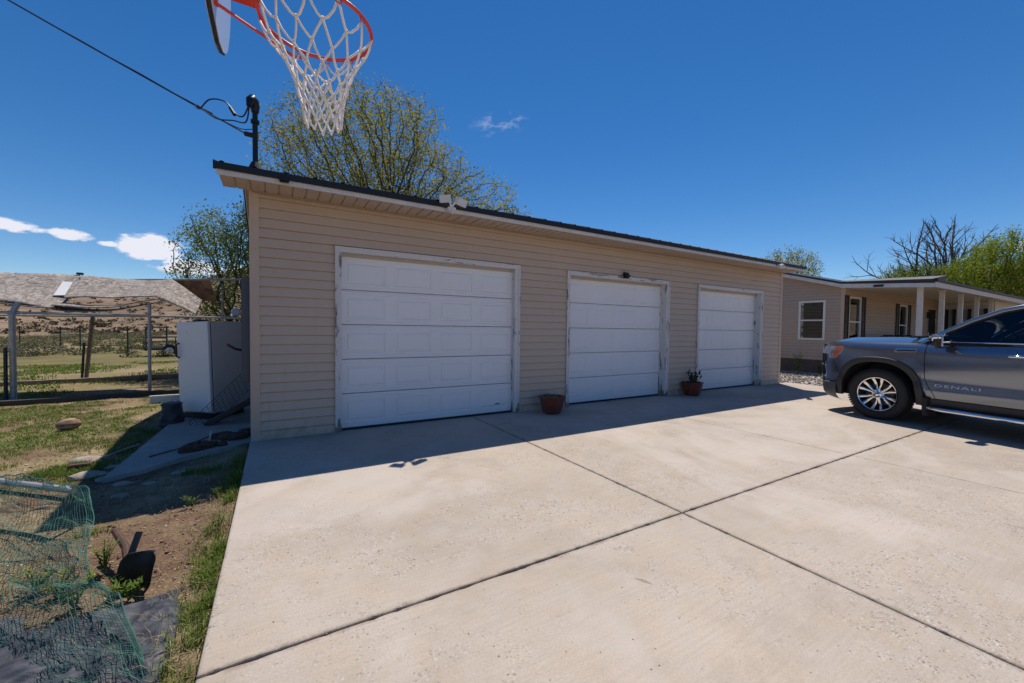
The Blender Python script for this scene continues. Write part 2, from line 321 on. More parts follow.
# ---------------- mesh helpers ----------------
class MB:
    def __init__(s): s.v = []; s.f = []; s.m = []; s.mi = 0
    def add(s, vs, fs):
        o = len(s.v); s.v += [tuple(q) for q in vs]; s.f += [tuple(i + o for i in f) for f in fs]; s.m += [s.mi] * len(fs); return s
    def box(s, x0, x1, y0, y1, z0, z1):
        return s.add([(x0, y0, z0), (x1, y0, z0), (x1, y1, z0), (x0, y1, z0), (x0, y0, z1), (x1, y0, z1), (x1, y1, z1), (x0, y1, z1)],
                     [(0, 3, 2, 1), (4, 5, 6, 7), (0, 1, 5, 4), (1, 2, 6, 5), (2, 3, 7, 6), (3, 0, 4, 7)])
    def cbox(s, x0, x1, y0, y1, z0, z1, b=.006):
        """box with chamfered edges"""
        bm = bmesh.new(); bmesh.ops.create_cube(bm, size=1)
        for v in bm.verts: v.co = Vector(((x0 + x1) / 2 + v.co.x * (x1 - x0), (y0 + y1) / 2 + v.co.y * (y1 - y0), (z0 + z1) / 2 + v.co.z * (z1 - z0)))
        bmesh.ops.bevel(bm, geom=bm.edges[:], offset=b, segments=2, affect='EDGES')
        bm.verts.index_update(); s.add([v.co for v in bm.verts], [[v.index for v in f.verts] for f in bm.faces]); bm.free(); return s
    def obox(s, c, ax, ay, az, hx, hy, hz):
        c, ax, ay, az = Vector(c), Vector(ax).normalized(), Vector(ay).normalized(), Vector(az).normalized()
        vs = [c + ax * hx * i + ay * hy * j + az * hz * k for k in (-1, 1) for i, j in ((-1, -1), (1, -1), (1, 1), (-1, 1))]
        return s.add(vs, [(0, 3, 2, 1), (4, 5, 6, 7), (0, 1, 5, 4), (1, 2, 6, 5), (2, 3, 7, 6), (3, 0, 4, 7)])
    def tube(s, pts, r, n=8, cap=True):
        pts = [Vector(p) for p in pts]; k = len(pts); rr = r if hasattr(r, '__len__') else [r] * k
        vs = []; prev = None
        for i, p in enumerate(pts):
            d = (pts[min(i + 1, k - 1)] - pts[max(i - 1, 0)])
            if d.length < 1e-9: d = Vector((0, 0, 1))
            d.normalize()
            a = prev if prev is not None else (Vector((0, 0, 1)) if abs(d.z) < .9 else Vector((1, 0, 0)))
            a = (a - d * a.dot(d)); a = a.normalized() if a.length > 1e-6 else d.orthogonal().normalized(); prev = a; b = d.cross(a)
            vs += [p + (a * math.cos(2 * math.pi * j / n) + b * math.sin(2 * math.pi * j / n)) * rr[i] for j in range(n)]
        fs = [(i * n + j, i * n + (j + 1) % n, (i + 1) * n + (j + 1) % n, (i + 1) * n + j) for i in range(k - 1) for j in range(n)]
        if cap: fs += [tuple(range(n - 1, -1, -1)), tuple((k - 1) * n + j for j in range(n))]
        return s.add(vs, fs)
    def grid(s, P, close_u=False):
        """P: rows x cols of points"""
        h, w_ = len(P), len(P[0]); vs = [q for r_ in P for q in r_]
        fs = [(i * w_ + j, i * w_ + (j + 1) % w_, (i + 1) * w_ + (j + 1) % w_, (i + 1) * w_ + j) for i in range(h - 1) for j in range(w_ if close_u else w_ - 1)]
        return s.add(vs, fs)
    def lathe(s, prof, n=32, ax='z', c=(0, 0, 0)):
        rows = []
        for r_, h in prof:
            row = []
            for j in range(n):
                a = 2 * math.pi * j / n; p = (r_ * math.cos(a), r_ * math.sin(a), h)
                if ax == 'y': p = (p[0], p[2], p[1])
                row.append((p[0] + c[0], p[1] + c[1], p[2] + c[2]))
            rows.append(row)
        return s.grid(rows, True)
    def prism(s, poly, axis, a, b):
        """poly 2D extruded along axis 'x'/'y'/'z' from a to b"""
        n = len(poly)
        mk = {'x': lambda p, t: (t, p[0], p[1]), 'y': lambda p, t: (p[0], t, p[1]), 'z': lambda p, t: (p[0], p[1], t)}[axis]
        return s.add([mk(p, a) for p in poly] + [mk(p, b) for p in poly],
                     [tuple(range(n - 1, -1, -1)), tuple(range(n, 2 * n))] + [(i, (i + 1) % n, n + (i + 1) % n, n + i) for i in range(n)])
    def build(s, name, m, parent=None, smooth=False, thick=None, angle=None):
        me = bpy.data.meshes.new(name); off = Vector((0, 0, 0))
        if parent is not None and not parent.get('_local'): off = parent.matrix_basis.translation if parent.type == 'EMPTY' else Vector(parent.get('_off', (0, 0, 0)))
        me.from_pydata([(v[0] - off[0], v[1] - off[1], v[2] - off[2]) for v in s.v], [], s.f)
        ms = m if isinstance(m, (list, tuple)) else [m]
        for q in ms: me.materials.append(q)
        me.polygons.foreach_set('material_index', s.m)
        bm = bmesh.new(); bm.from_mesh(me); bmesh.ops.recalc_face_normals(bm, faces=bm.faces) if not getattr(s, 'keep', False) else None
        bm.to_mesh(me); bm.free()
        if smooth:
            me.polygons.foreach_set('use_smooth', [True] * len(me.polygons))
            if angle: me.set_sharp_from_angle(angle=R(angle))
        o = bpy.data.objects.new(name, me); C.objects.link(o)
        if parent is not None:
            o.parent = parent
            o['_off'] = tuple(off)
            if parent.get('_local'): o['_local'] = 1
        if thick:
            md = o.modifiers.new('thickness', 'SOLIDIFY'); md.thickness = thick; md.offset = -1
            if len(ms) > 1: md.material_offset = 1; md.material_offset_rim = 1
        return o
def thing(name, label, cat, loc=(0, 0, 0), rotz=0, group=None, local=False):
    o = bpy.data.objects.new(name, None); C.objects.link(o); o.empty_display_size = .2
    o.location = loc; o.rotation_euler = (0, 0, rotz); o['label'] = label; o['category'] = cat
    if group: o['group'] = group
    if local: o['_local'] = 1
    return o
def tag(o, label, cat, group=None, kind=None):
    o['label'] = label; o['category'] = cat
    if group: o['group'] = group
    if kind: o['kind'] = kind
    return o
def struct(o, label=None):
    o['kind'] = 'structure'
    if label: o['label'] = label
    return o
def sstep(a, b, v):
    t = max(0., min(1., (v - a) / (b - a))); return t * t * (3 - 2 * t)
def nz(x, y, z=0, s=1): return mnoise.noise(Vector((x * s, y * s, z * s)))

# ---------------- terrain ----------------
ELEV = [(-180, 3), (-60, 2.6), (-25, 2.9), (-14, 3.2), (-9, 4.3), (-3, 6.4), (8, 7.2), (30, 4), (62, 3.0), (72, 3.2), (77, 5.6), (84, 5.6), (120, 5), (180, 3)]
def elev(a): return float(np.interp(a, [e[0] for e in ELEV], [e[1] for e in ELEV]))
def gz(x, y):
    base = -.10 + .018 * nz(x, y, 0, 1.3) + .012 * nz(x, y, 5, 4) + .006 * nz(x, y, 9, 11)
    if -.25 < x < 13.2 and y < .2: base = min(base, -.09)
    if -.35 < x <= 0.0 and y < .5: base += .03 * sstep(-.35, -.1, x)
    if x > -.028 and y > -14 and x < 12.9: base = -.16
    if x > 12.9: base = min(base, -.07)
    r = math.hypot(x - .26, y + 5.9)
    if r > 60:
        a = math.degrees(math.atan2(x - .26, y + 5.9))
        h = math.tan(R(elev(a))) * 420 * (sstep(70, 420, r) * .75 + .25 * sstep(60, 200, r))
        h *= 1 + .10 * nz(x, y, 0, .011) + .05 * nz(x, y, 3, .05)
        base += h
        if r > 460: base -= (r - 460) * .12
    elif r > 14: base += .12 * nz(x, y, 2, .12)
    return base
ground = MB(); rows = []
rr = [.25 * (1.0325 ** i) for i in range(265)]
for r_ in rr:
    rows.append([(lambda X, Y: (X, Y, gz(X, Y)))(.26 + r_ * math.sin(2 * math.pi * j / 540), -5.92 + r_ * math.cos(2 * math.pi * j / 540)) for j in range(540)])
ground.grid(rows, True)
struct(ground.build('ground', M_soil, smooth=True), 'dry dirt yard running out to pasture and sage hills')
print('ground max r', rr[-1])

# driveway slabs with worn tooled joints
dw = MB()
XS = [-.028, 3.02, 6.08, 9.12, 12.9]; YS = [0.0, -3.9, -7.85, -12, -17]
gapx = {3.02: .0038, 6.08: .0026, 9.12: .0015}; gapy = {-3.9: .0045, -7.85: .006, -12: .006}
for i in range(4):
    for j in range(4):
        x0 = XS[i] + gapx.get(XS[i], 0); x1 = XS[i + 1] - gapx.get(XS[i + 1], 0)
        y1 = YS[j] - gapy.get(YS[j], 0); y0 = YS[j + 1] + gapy.get(YS[j + 1], 0)
        nx = int((x1 - x0) / .03); ny = int((y1 - y0) / .03)
        xs = [x0 + (x1 - x0) * k / nx for k in range(nx + 1)]; ys = [y0 + (y1 - y0) * k / ny for k in range(ny + 1)]
        ring = [(x, y0, 0, -1) for x in xs[:-1]] + [(x1, y, 1, 0) for y in ys[:-1]] + [(x, y1, 0, 1) for x in xs[:0:-1]] + [(x0, y, -1, 0) for y in ys[:0:-1]]
        rows = []
        for dz, ins in ((-.13, 0), (-.009, 0), (-.003, .003), (0, .009)):
            row = []
            for (x, y, a, b) in ring:
                out_edge = (x < 0 and a == -1)
                jit = (.003 * nz(x, y, 1, 9) + .016 * max(0, nz(x, y, 4, 17) - .12) + .012 * max(0, nz(x, y, 6, 5) - .25)) if not out_edge else .003 * nz(x, y, 1, 3)
                k = ins * (1.6 if out_edge else 1) + (abs(jit) if dz > -.02 else 0)
                cx = max(x0 + k, min(x1 - k, x)); cy = max(y0 + k, min(y1 - k, y))
                row.append((cx, cy, dz))
            rows.append(row)
        dw.grid(rows, True); n0 = len(dw.v) - len(ring); dw.f.append(tuple(range(n0, n0 + len(ring)))); dw.m.append(0)
struct(dw.build('driveway', M_conc), 'pale concrete driveway slabs with dark joints')
jb = MB().box(.03, 12.87, -16.9, -.03, -.15, -.028)
struct(jb.build('joint_bed', mat('joint_dirt', (.035, .028, .022), .95, var=(.08, .06, .045), vscale=30)), 'dark dirt packed in the driveway joints')
# strip of slab under the garage
gs = MB().box(.0, 12.42, .004, 7.5, -.14, -.004)
struct(gs.build('garage_floor', M_pad))
pad = MB(); pp = [(-1.2, -.6), (-.95, -.48), (-.62, -.1), (-.3, .05), (-.012, .22), (-.012, 4.4), (-1.1, 4.4), (-1.14, 2.0), (-1.17, .6)]
pad.prism(pp, 'z', -.16, -.055)
struct(pad.build('concrete_pad', M_pad), 'old concrete pad beside the garage')
gb = MB(); rows = []
for i in range(60):
    rows.append([(12.905 + 4.4 * j / 60, -3.2 + 8 * i / 60, -.045 + .02 * nz(12.9 + 4.4 * j / 60, 8 * i / 60, 0, 2.5) + .012 * nz(4.4 * j / 60, 8 * i / 60, 3, 7)) for j in range(61)])
gb.grid(rows); struct(gb.build('gravel_bed', M_gravel, smooth=True), 'gravel strip between garage and house')

# ---------------- garage ----------------
GL = 12.42; GH = 3.10
gar = thing('garage', 'long tan vinyl sided garage with three white overhead doors and a dark metal roof edge', 'garage', (0, 0, 0))
DO = [(.955, 3.855, 1.018, 3.775, .075), (4.885, 7.70, 4.94, 7.625, .15), (8.70, 11.44, 8.755, 11.37, .15)]
def lapwall(mb, a0, a1, z0, z1, holes, place, lap=.121, lip=.019, gap=.012):
    """clapboard rows; place(a, out, z) -> world point; holes (a0,a1,z0,z1)"""
    z = z0; k = 0
    while z < z1 - .001:
        zt = min(z + lap, z1)
        hs_ = sorted([h for h in holes if h[2] < zt - 1e-4 and h[3] > z + 1e-4])
        cuts = sorted({z, zt} | {q for h in hs_ for q in (h[2], h[3]) if z < q < zt})
        for za, zb in zip(cuts[:-1], cuts[1:]):
            act = [h for h in hs_ if h[2] <= za + 1e-5 and h[3] >= zb - 1e-5]
            segs = []; a = a0
            for h in act:
                if h[0] > a: segs.append((a, h[0]))
                a = max(a, h[1])
            if a < a1: segs.append((a, a1))
            for s0, s1 in segs:
                oa = lip * (1 - (za - z) / lap); ob = lip * (1 - (zb - z) / lap)
                n = max(1, int((s1 - s0) / .6)); P = []
                tp = zb - (gap if abs(zb - zt) < 1e-5 else 0)
                for zz, oo in ((za, -.012), (za, oa), (za + .008, oa + .001), (tp, ob), (tp, ob - .012), (zb, ob - .012)):
                    P.append([place(s0 + (s1 - s0) * q / n, oo + .0012 * nz((s0 + (s1 - s0) * q / n) * 1.3, k * 3.1), zz) for q in range(n + 1)])
                if abs(za - z) > 1e-5: P = P[1:]
                if tp == zb: P = P[:-2]
                mb.grid(P)
        z = zt; k += 1
wall = MB()
lapwall(wall, .06, GL - .06, .0, GH, [(d[0], d[1], -.1, 2.515) for d in DO], lambda a, o, z: (a, -o, z))
wall.build('front_wall', M_sid, gar)
gabz = lambda a: 3.08 + .30 * ((a + .5) if a < 3.7 else (7.9 - a))
side = MB()
lapwall(side, .06, 7.4, .0, 4.4, [], lambda a, o, z: (-o, a, min(z, gabz(a)))); side.build('side_wall', M_sid, gar)
s2 = MB(); lapwall(s2, .06, 7.4, .0, 4.4, [], lambda a, o, z: (GL + o, a, min(z, gabz(a)))); s2.build('side_wall', M_sid, gar)
MB().box(.05, GL - .05, 7.4, 7.45, 0, 2.95).build('back_wall', M_sid, gar)
for x in (0, GL):
    m_ = MB(); sx = -1 if x == 0 else 1
    m_.box(min(x + sx * .018, x - sx * .085), max(x + sx * .018, x - sx * .085), -.019, .0, .0, GH - .002)
    m_.box(min(x, x + sx * .019), max(x, x + sx * .019), 0.0005, .085, .0, GH - .002); m_.build('corner_trim', M_trim, gar)
# doors
def garage_door(i, d):
    xo0, xo1, x0, x1, rev = d
    H = 2.44; dr = MB(); secH = (H - .02) / 5; y = rev
    nx = 4; pwid = (x1 - x0) / nx
    for s_ in range(5):
        z0 = .022 + s_ * secH; z1 = z0 + secH
        # face with tongue-and-groove edges
        P = []
        for zz, oy in ((z0 + .001, .020), (z0 + .005, .004), (z0 + .014, 0), (z1 - .030, 0), (z1 - .022, .007), (z1 - .010, .007), (z1 - .004, .020)):
            P.append([(x0, y + oy, zz), (x1, y + oy, zz)])
        # rows above/below emboss band are flat strips; the band itself is built by panels
        bz0, bz1 = z0 + .085, z1 - .10
        dr.grid(P[:3]); dr.grid([[(x0, y + o_, zz), (x1, y + o_, zz)] for zz, o_ in ((z0 + .014, 0), (z0 + .040, 0), (z0 + .044, .006), (z0 + .050, .006), (z0 + .054, 0), (bz0, 0))])
        dr.grid([[(x0, y + o_, zz), (x1, y + o_, zz)] for zz, o_ in ((bz1, 0), (z1 - .068, 0), (z1 - .064, .006), (z1 - .058, .006), (z1 - .054, 0), (z1 - .030, 0))]); dr.grid(P[3:])
        for k in range(nx):
            a0 = x0 + k * pwid; a1 = a0 + pwid; e0 = a0 + .075; e1 = a1 - .075
            dr.grid([[(a0, y, bz0), (e0, y, bz0)], [(a0, y, bz1), (e0, y, bz1)]]); dr.grid([[(e1, y, bz0), (a1, y, bz0)], [(e1, y, bz1), (a1, y, bz1)]])
            rings = []
            dep = .014 if i == 0 else .007
            for ins, oy in ((0, 0), (.007, dep), (.020, dep), (.038, .001), (.05, 0)):
                rings.append([(e0 + ins, y + oy, bz0 + ins), (e1 - ins, y + oy, bz0 + ins), (e1 - ins, y + oy, bz1 - ins), (e0 + ins, y + oy, bz1 - ins)])
            dr.grid(rings, True); q = rings[-1]; dr.add(q, [(0, 1, 2, 3)])
    do = dr.build('overhead_door', M_door, gar)
    MB().box(x0, x1, y - .012, y + .03, .003, .024).build('weather_seal', M_rubber, do)
    if i == 0: MB().cbox(x1 - .32, x1 - .24, y - .012, y - .001, .16, .175, .002).build('handle', M_black, do)
    # surround: casing boards proud of the siding + reveal
    fr = MB().box(xo0, xo1, -.030, rev + .03, 2.453, 2.52).build('header_board', M_peelh, gar)
    MB().box(xo0 + .023, xo1 - .023, -.042, -.0305, 2.50, 2.525).build('frame_moulding', M_peelh, fr)
    for ja, jb_, ma, mb_ in ((xo0, x0 + .012, xo0 - .008, xo0 + .022), (x1 - .012, xo1, xo1 - .022, xo1 + .008)):
        jm = MB().box(ja, jb_, -.030, rev + .03, .0, 2.452).build('door_jamb', M_peel, gar)
        MB().box(ma, mb_, -.042, -.0305, .02, 2.525).build('frame_moulding', M_peel, jm)
    MB().box(x0 + .013, x1 - .013, rev - .018, rev - .004, 2.405, 2.4515).build('top_seal', mat('tan_seal_%s' % i, (.46, .40, .33), .6), fr)
for i, d in enumerate(DO): garage_door(i, d)
# soffit, fascia, roof
sf = MB(); RX0, RX1, RY0, RY1 = -.29, 12.58, -.50, 7.9
x = RX0 + .02; 
while x < RX1 - .03:
    x1 = min(x + .145, RX1 - .02); sf.box(x, x1 - .020, RY0 + .022, -.020, 3.088, 3.10); sf.box(x1 - .020, x1, RY0 + .022, -.020, 3.099, 3.105); x = x1
RS = .30; YR = 3.7
def slopebox(mb, xa, xb, ya, yb, z0, z1):
    zz = lambda y: RS * (y - RY0) if y <= YR else RS * (2 * YR - RY0 - y)
    for a, b in ((ya, YR), (YR, yb)):
        mb.prism([(a, z0 + zz(a)), (b, z0 + zz(b)), (b, z1 + zz(b)), (a, z1 + zz(a))], 'x', xa, xb)
slopebox(sf, RX0 + .02, -.020, -.019, 7.88, 3.093, 3.10); slopebox(sf, GL + .02, RX1 - .02, -.019, 7.88, 3.093, 3.10)
so_ = sf.build('soffit', M_soff, gar)
vt = MB(); x = RX0 + .1
while x < RX1 - .1: vt.box(x - .006, x + .006, -.075, -.045, 3.086, 3.0915); x += .145
vt.box(.02, GL - .02, -.04, -.0145, 3.065, 3.0915); vt.build('soffit_channel', mat('soffit_channel_tan', (.35, .27, .2), .7), so_)  # channel strip and small blocks in a darker tan than the soffit
fa = MB(); fa.box(RX0, RX1, RY0, RY0 + .02, 3.078, 3.152); slopebox(fa, RX0, RX0 + .02, RY0 + .021, RY1, 3.082, 3.152); slopebox(fa, RX1 - .02, RX1, RY0 + .021, RY1, 3.082, 3.152)
fa.build('fascia', M_fasc, gar)
rf = MB()
prof = [(RX0 - .015, 0)]; x = RX0 + .02
while x < RX1 - .1:
    prof += [(x + .0, 0), (x + .018, .022), (x + .045, .022), (x + .063, 0)]; x += .305
prof.append((RX1 + .015, 0))
rf.grid([[(a, RY0 - .02, 3.205 - .006 + h) for a, h in prof], [(a, YR, 3.205 + RS * (YR - RY0) + h) for a, h in prof], [(a, 7.92, 3.205 + RS * (2 * YR - RY0 - 7.92) + h) for a, h in prof]])
slopebox(rf, RX0 - .014, RX1 + .014, RY0 - .016, 7.9, 3.1535, 3.2035)
ro = rf.build('roof', M_roof, gar)
tr = MB(); tr.box(RX0 - .018, RX1 + .018, RY0 - .028, RY0 - .0165, 3.128, 3.204); slopebox(tr, RX0 - .026, RX0 - .0145, RY0 - .016, 7.9, 3.128, 3.224); tr.build('drip_edge', M_black, ro)
# lamps on the eave
def wedge_lamp(x, y, z, yawd, m, parent, w_=.115, h=.07):
    mb = MB(); a = R(yawd); f = Vector((math.sin(a), -math.cos(a), -.25)).normalized(); r_ = Vector((math.cos(a), math.sin(a), 0)); u = r_.cross(f)
    mb.obox(Vector((x, y, z)), r_, f, u, w_, .02, h); mb.obox(Vector((x, y, z)) - f * .035, r_, f, u, w_ * .8, .016, h * .8); return mb.build('lamp_head', m, parent)
lt = MB(); lt.cbox(2.33, 2.45, -.60, -.502, 3.07, 3.13, .01); lt.tube([(2.39, -.56, 3.13), (2.36, -.60, 3.18), (2.30, -.62, 3.2)], .014); lt.tube([(2.39, -.56, 3.13), (2.42, -.60, 3.18), (2.48, -.62, 3.2)], .014)
lt.tube([(2.39, -.585, 3.09), (2.40, -.60, 3.04)], [.03, .022])
sl_ = lt.build('security_light', M_white, gar); wedge_lamp(2.27, -.64, 3.21, -38, M_white, sl_, .075, .05); wedge_lamp(2.51, -.64, 3.20, 30, M_white, sl_, .095, .05)
lt = MB(); lt.cbox(.30, .40, -.57, -.5295, 3.09, 3.16, .008); lt.cbox(.31, .39, -.60, -.572, 3.10, 3.13, .006); lt.build('eave_sensor', M_black, gar)
lt = MB(); lt.cbox(11.12, 11.24, -.60, -.502, 3.05, 3.14, .01); cm_ = lt.build('eave_camera', M_white, gar); MB().tube([(11.17, -.60, 3.10), (10.95, -.72, 3.04)], [.045, .055], 12).build('camera_barrel', M_white, cm_)
lt = MB(); lt.cbox(6.27, 6.40, -.085, -.043, 2.48, 2.60, .008); lt.cbox(6.28, 6.39, -.13, -.086, 2.50, 2.555, .006); lt.build('door_light', M_black, gar)
# electric panel on the side wall with meter
ep = MB().cbox(-.115, -.016, .12, .42, .72, 2.05, .01).build('electric_panel', mat('panel_grey', (.085, .10, .12), .5, .3), gar)
MB().lathe([(.0, -.08), (.045, -.08), (.055, -.04), (.055, 0)], 20, 'y', (-.20, .60, 1.62)).build('meter', mat('meter_glass', (.25, .38, .48), .15), ep)
MB().tube([(-.07, .46, 1.1), (-.20, .36, 1.14), (-.28, .33, 1.2)], .016, 8).build('lever', M_rust, ep)

# service mast and overhead line
ms = thing('service_mast', 'black electric service mast rising through the roof corner', 'mast', (.04, .35, 3.3))
MB().tube([(.04, .35, 3.2), (.04, .35, 4.22)], .031, 12).build('pipe', M_black, ms)
MB().tube([(.04, .35, 3.42), (.04, .35, 3.56)], [.11, .045], 12).build('roof_boot', M_rubber, ms)
MX, MY = .04, .35
wh = MB(); wh.tube([(MX, MY, 4.20), (MX, MY, 4.27), (MX - .01, MY - .02, 4.33), (MX - .03, MY - .05, 4.345), (MX - .05, MY - .08, 4.31), (MX - .06, MY - .10, 4.22)], [.042, .055, .057, .053, .045, .03], 16); wh.build('weatherhead', M_black, ms, smooth=True, angle=50)
MB().tube([(MX, MY, 3.90), (MX - .11, MY + .06, 3.93)], .032, 10).build('insulator', M_black, ms)
MB().tube([(MX, MY, 4.06), (MX, MY, 4.10)], .05, 12).build('clamp', M_black, ms)
A = Vector((MX - .12, MY + .06, 3.935)); B = Vector((-.563, 1.517, .805)) * 7.5 + Vector((.263, -5.918, 1.43))
def cab(t): return A + (B - A) * t + Vector((0, 0, -.06 * t * (2.6 - t) * .5))
pl = MB(); pl.tube([cab(t * .13) for t in range(24)], .0095, 6)
pl.tube([cab(.10 + t * .13) + Vector((.01 * math.sin(t * 3), 0, .014 + .006 * math.cos(t * 3))) for t in range(23)], .008, 6)
plo = pl.build('power_line', M_black); tag(plo, 'black overhead power line running from the roof mast up to the left', 'cable')
def spline(pts, n=8):
    pts = [Vector(p) for p in pts]; P = [pts[0]] + pts + [pts[-1]]; o = []
    for i in range(1, len(P) - 2):
        for k in range(n):
            t = k / n; a, b, c_, d = P[i - 1:i + 3]
            o.append(.5 * ((2 * b) + (c_ - a) * t + (2 * a - 5 * b + 4 * c_ - d) * t * t + (3 * b - a - 3 * c_ + d) * t ** 3))
    return o + [pts[-1]]
p3, p1 = cab(.10), cab(.16)
lp = MB()
lp.tube(spline([(MX - .06, MY - .10, 4.24), (MX - .12, MY - .06, 4.10), (MX - .20, MY + .0, 4.12), (MX - .33, MY + .12, 4.30), (MX - .50, MY + .25, 4.34), (MX - .62, MY + .36, 4.24), tuple(p1)]), .0085, 6)
lp.tube(spline([(MX - .06, MY - .09, 4.22), (MX - .10, MY - .03, 4.04), (MX - .24, MY + .08, 4.07), (MX - .44, MY + .2, 4.10), tuple(p1 + Vector((.04, 0, .01)))]), .0085, 6)
lp.tube(spline([(MX - .03, MY, 3.98), (MX - .2, MY + .1, 4.0), tuple(p3 + Vector((-.1, .1, .08)))]), .006, 6)
lp.tube([(MX - .22, MY + .02, 4.12), (MX - .27, MY + .07, 4.22)], .022, 8)
lp.build('drip_loop', M_black, ms)

# ---------------- basketball hoop ----------------
HC = Vector((.43, -3.875, 2.781)); hr = .229
hoop = thing('basketball_hoop', 'red basketball rim with white cord net hung from a fan shaped backboard, overhead', 'basketball hoop', (-.80, -3.875, -.1))
rim = MB(); n = 64
ringp = [HC + Vector((hr * math.cos(2 * math.pi * k / n), hr * math.sin(2 * math.pi * k / n), 0)) for k in range(n)]
mn = 12; rows = []
for k in range(n):
    a = 2 * math.pi * k / n; rd = Vector((math.cos(a), math.sin(a), 0))
    rows.append([ringp[k] + rd * .0085 * math.cos(2 * math.pi * j / mn) + Vector((0, 0, .0085 * math.sin(2 * math.pi * j / mn))) for j in range(mn)])
rows.append(rows[0]); rim.grid(rows, True)
XB = .062
for s_ in (-1, 1):
    e = HC + Vector((hr * math.cos(R(180 - s_ * 75)), -s_ * hr * math.sin(R(105)), -.006))
    rim.tube([Vector((XB, HC.y - .10 - s_ * .05, 2.70)), e + Vector((-.03, 0, -.03)), e + Vector((.02, 0, -.028)), e + Vector((.03, 0, -.004))], .0065, 8)
rim.obox((XB + .006, HC.y - .10, 2.77), (1, 0, 0), (0, 1, 0), (0, 0, 1), .005, .05, .085)
rim.obox((XB + .07, HC.y - .02, 2.783), (1, 0, 0), (0, 1, 0), (0, 0, 1), .078, .045, .004)
for k in range(12):
    a = 2 * math.pi * (k + .5) / 12; p = HC + Vector((hr * math.cos(a), hr * math.sin(a), -.008)); tdir = Vector((-math.sin(a), math.cos(a), 0))
    rim.tube([p - tdir * .012, p - tdir * .012 + Vector((0, 0, -.014)), p + tdir * .012 + Vector((0, 0, -.014)), p + tdir * .012], .0026, 6)
rimo = rim.build('rim', M_orange, hoop, smooth=True, angle=40)
net = MB(); rng = random.Random(4)
LV = [(0, .229), (.075, .190), (.145, .148), (.205, .120), (.260, .101), (.312, .088), (.362, .080), (.412, .074)]
def netp(lv, k):
    d, r_ = LV[lv]; a = 2 * math.pi * (k + .5 * (lv % 2)) / 12 + 2 * math.pi * .5 / 12 - .10 * d
    return HC + Vector((r_ * math.cos(a) + .06 * d, r_ * math.sin(a) + .02 * d, -d - .016 + .008 * math.sin(k * 2.3 + lv)))
for lv in range(len(LV) - 1):
    for k in range(12):
        for dk in (0, 1):
            kk = (k + dk - (0 if lv % 2 else 1)) % 12
            p, q = netp(lv, k), netp(lv + 1, kk)
            sag = Vector((rng.uniform(-.004, .004), rng.uniform(-.004, .004), -.006 - (.010 if lv == 0 else 0)))
            net.tube([p, p.lerp(q, .35) + sag, p.lerp(q, .7) + sag, q], .0047 if lv else .005, 6)
for lv in range(1, len(LV)):
    for k in range(12):
        p = netp(lv, k); net.tube([p + Vector((0, 0, .010)), p, p - Vector((0, 0, .010))], [.004, .0075, .004], 6)
net.build('net', M_cord, rimo, smooth=True)
_h = [(.11, 2.64), (.24, 2.675), (.36, 2.735), (.46, 2.81), (.56, 2.94), (.63, 3.10), (.655, 3.24), (.63, 3.36), (.54, 3.45), (.36, 3.53), (.15, 3.57)]
u_ = _h + [(-a, b) for a, b in _h[::-1]]
bd = MB().prism([(HC.y + a, b) for a, b in u_], 'x', XB - .022, XB).build('backboard', M_board, hoop)
MB().tube([(XB - .011, HC.y + a, b) for a, b in u_ + u_[:2]], .0085, 8).build('edge_frame', M_black, bd)
po = MB(); po.tube([(-.80, HC.y, -.1), (-.80, HC.y, 3.1)], .045, 12)
for zz in (2.8, 3.1): po.tube([(-.80, HC.y, zz), (XB - .03, HC.y, zz + .02)], .02, 8)
po.build('pole', M_black, hoop)

# ---------------- pots ----------------
def pot(name_label, x, y, w_, h, seed, group):
    t = thing('plant_pot', name_label, 'plant pot', (x, y, 0), 0, group); ns = 6; rg = random.Random(seed)
    def ring(r_, z, a0=.35): return [(x + r_ * math.cos(a0 + 2 * math.pi * k / ns), y + r_ * math.sin(a0 + 2 * math.pi * k / ns), z) for k in range(ns)]
    m = MB(); m.grid([ring(w_ * .33, .0), ring(w_ * .34, .012), ring(w_ * .43, h * .45), ring(w_ * .485, h * .86), ring(w_ * .50, h * .88), ring(w_ * .52, h), ring(w_ * .475, h), ring(w_ * .45, h * .84)], True)
    m.f.append(tuple(range(ns))); m.m.append(0); m.build('pot_body', M_terra, t)
    m = MB(); rows = [[(x, y, h * .88)] * 24]
    for q in (.3, .6, .9, 1.0): rows.append([(x + w_ * .44 * q * math.cos(a * math.pi / 12), y + w_ * .44 * q * math.sin(a * math.pi / 12), h * .86 + .02 * nz(a, q * 5, seed) + .012 * (1 - q)) for a in range(24)])
    m.grid(rows, True); m.build('soil', M_potsoil, t, smooth=True); return t, rg
GP = 'terracotta pots in front of the garage'
def leafquads(mb, c, n, rad, size, rg, up=.0, asp=.5):
    for _ in range(n):
        d = Vector((rg.gauss(0, 1), rg.gauss(0, 1), rg.gauss(0, 1))).normalized() * (rg.random() ** .5); p = Vector(c) + Vector((d.x * rad, d.y * rad, d.z * rad))
        a = Vector((rg.gauss(0, 1), rg.gauss(0, 1), rg.gauss(0, .7) + up)).normalized(); b = a.cross(Vector((rg.gauss(0, 1), rg.gauss(0, 1), rg.gauss(0, 1)))).normalized()
        s_ = size * rg.uniform(.7, 1.3)
        mb.add([p - a * s_, p + b * s_ * asp, p + a * s_, p - b * s_ * asp], [(0, 1, 2, 3)])
t, rg = pot('dark red hexagonal pot without a plant, between the first and second garage door', 4.34, -.34, .44, .30, 1, GP)
m = MB(); m.keep = True
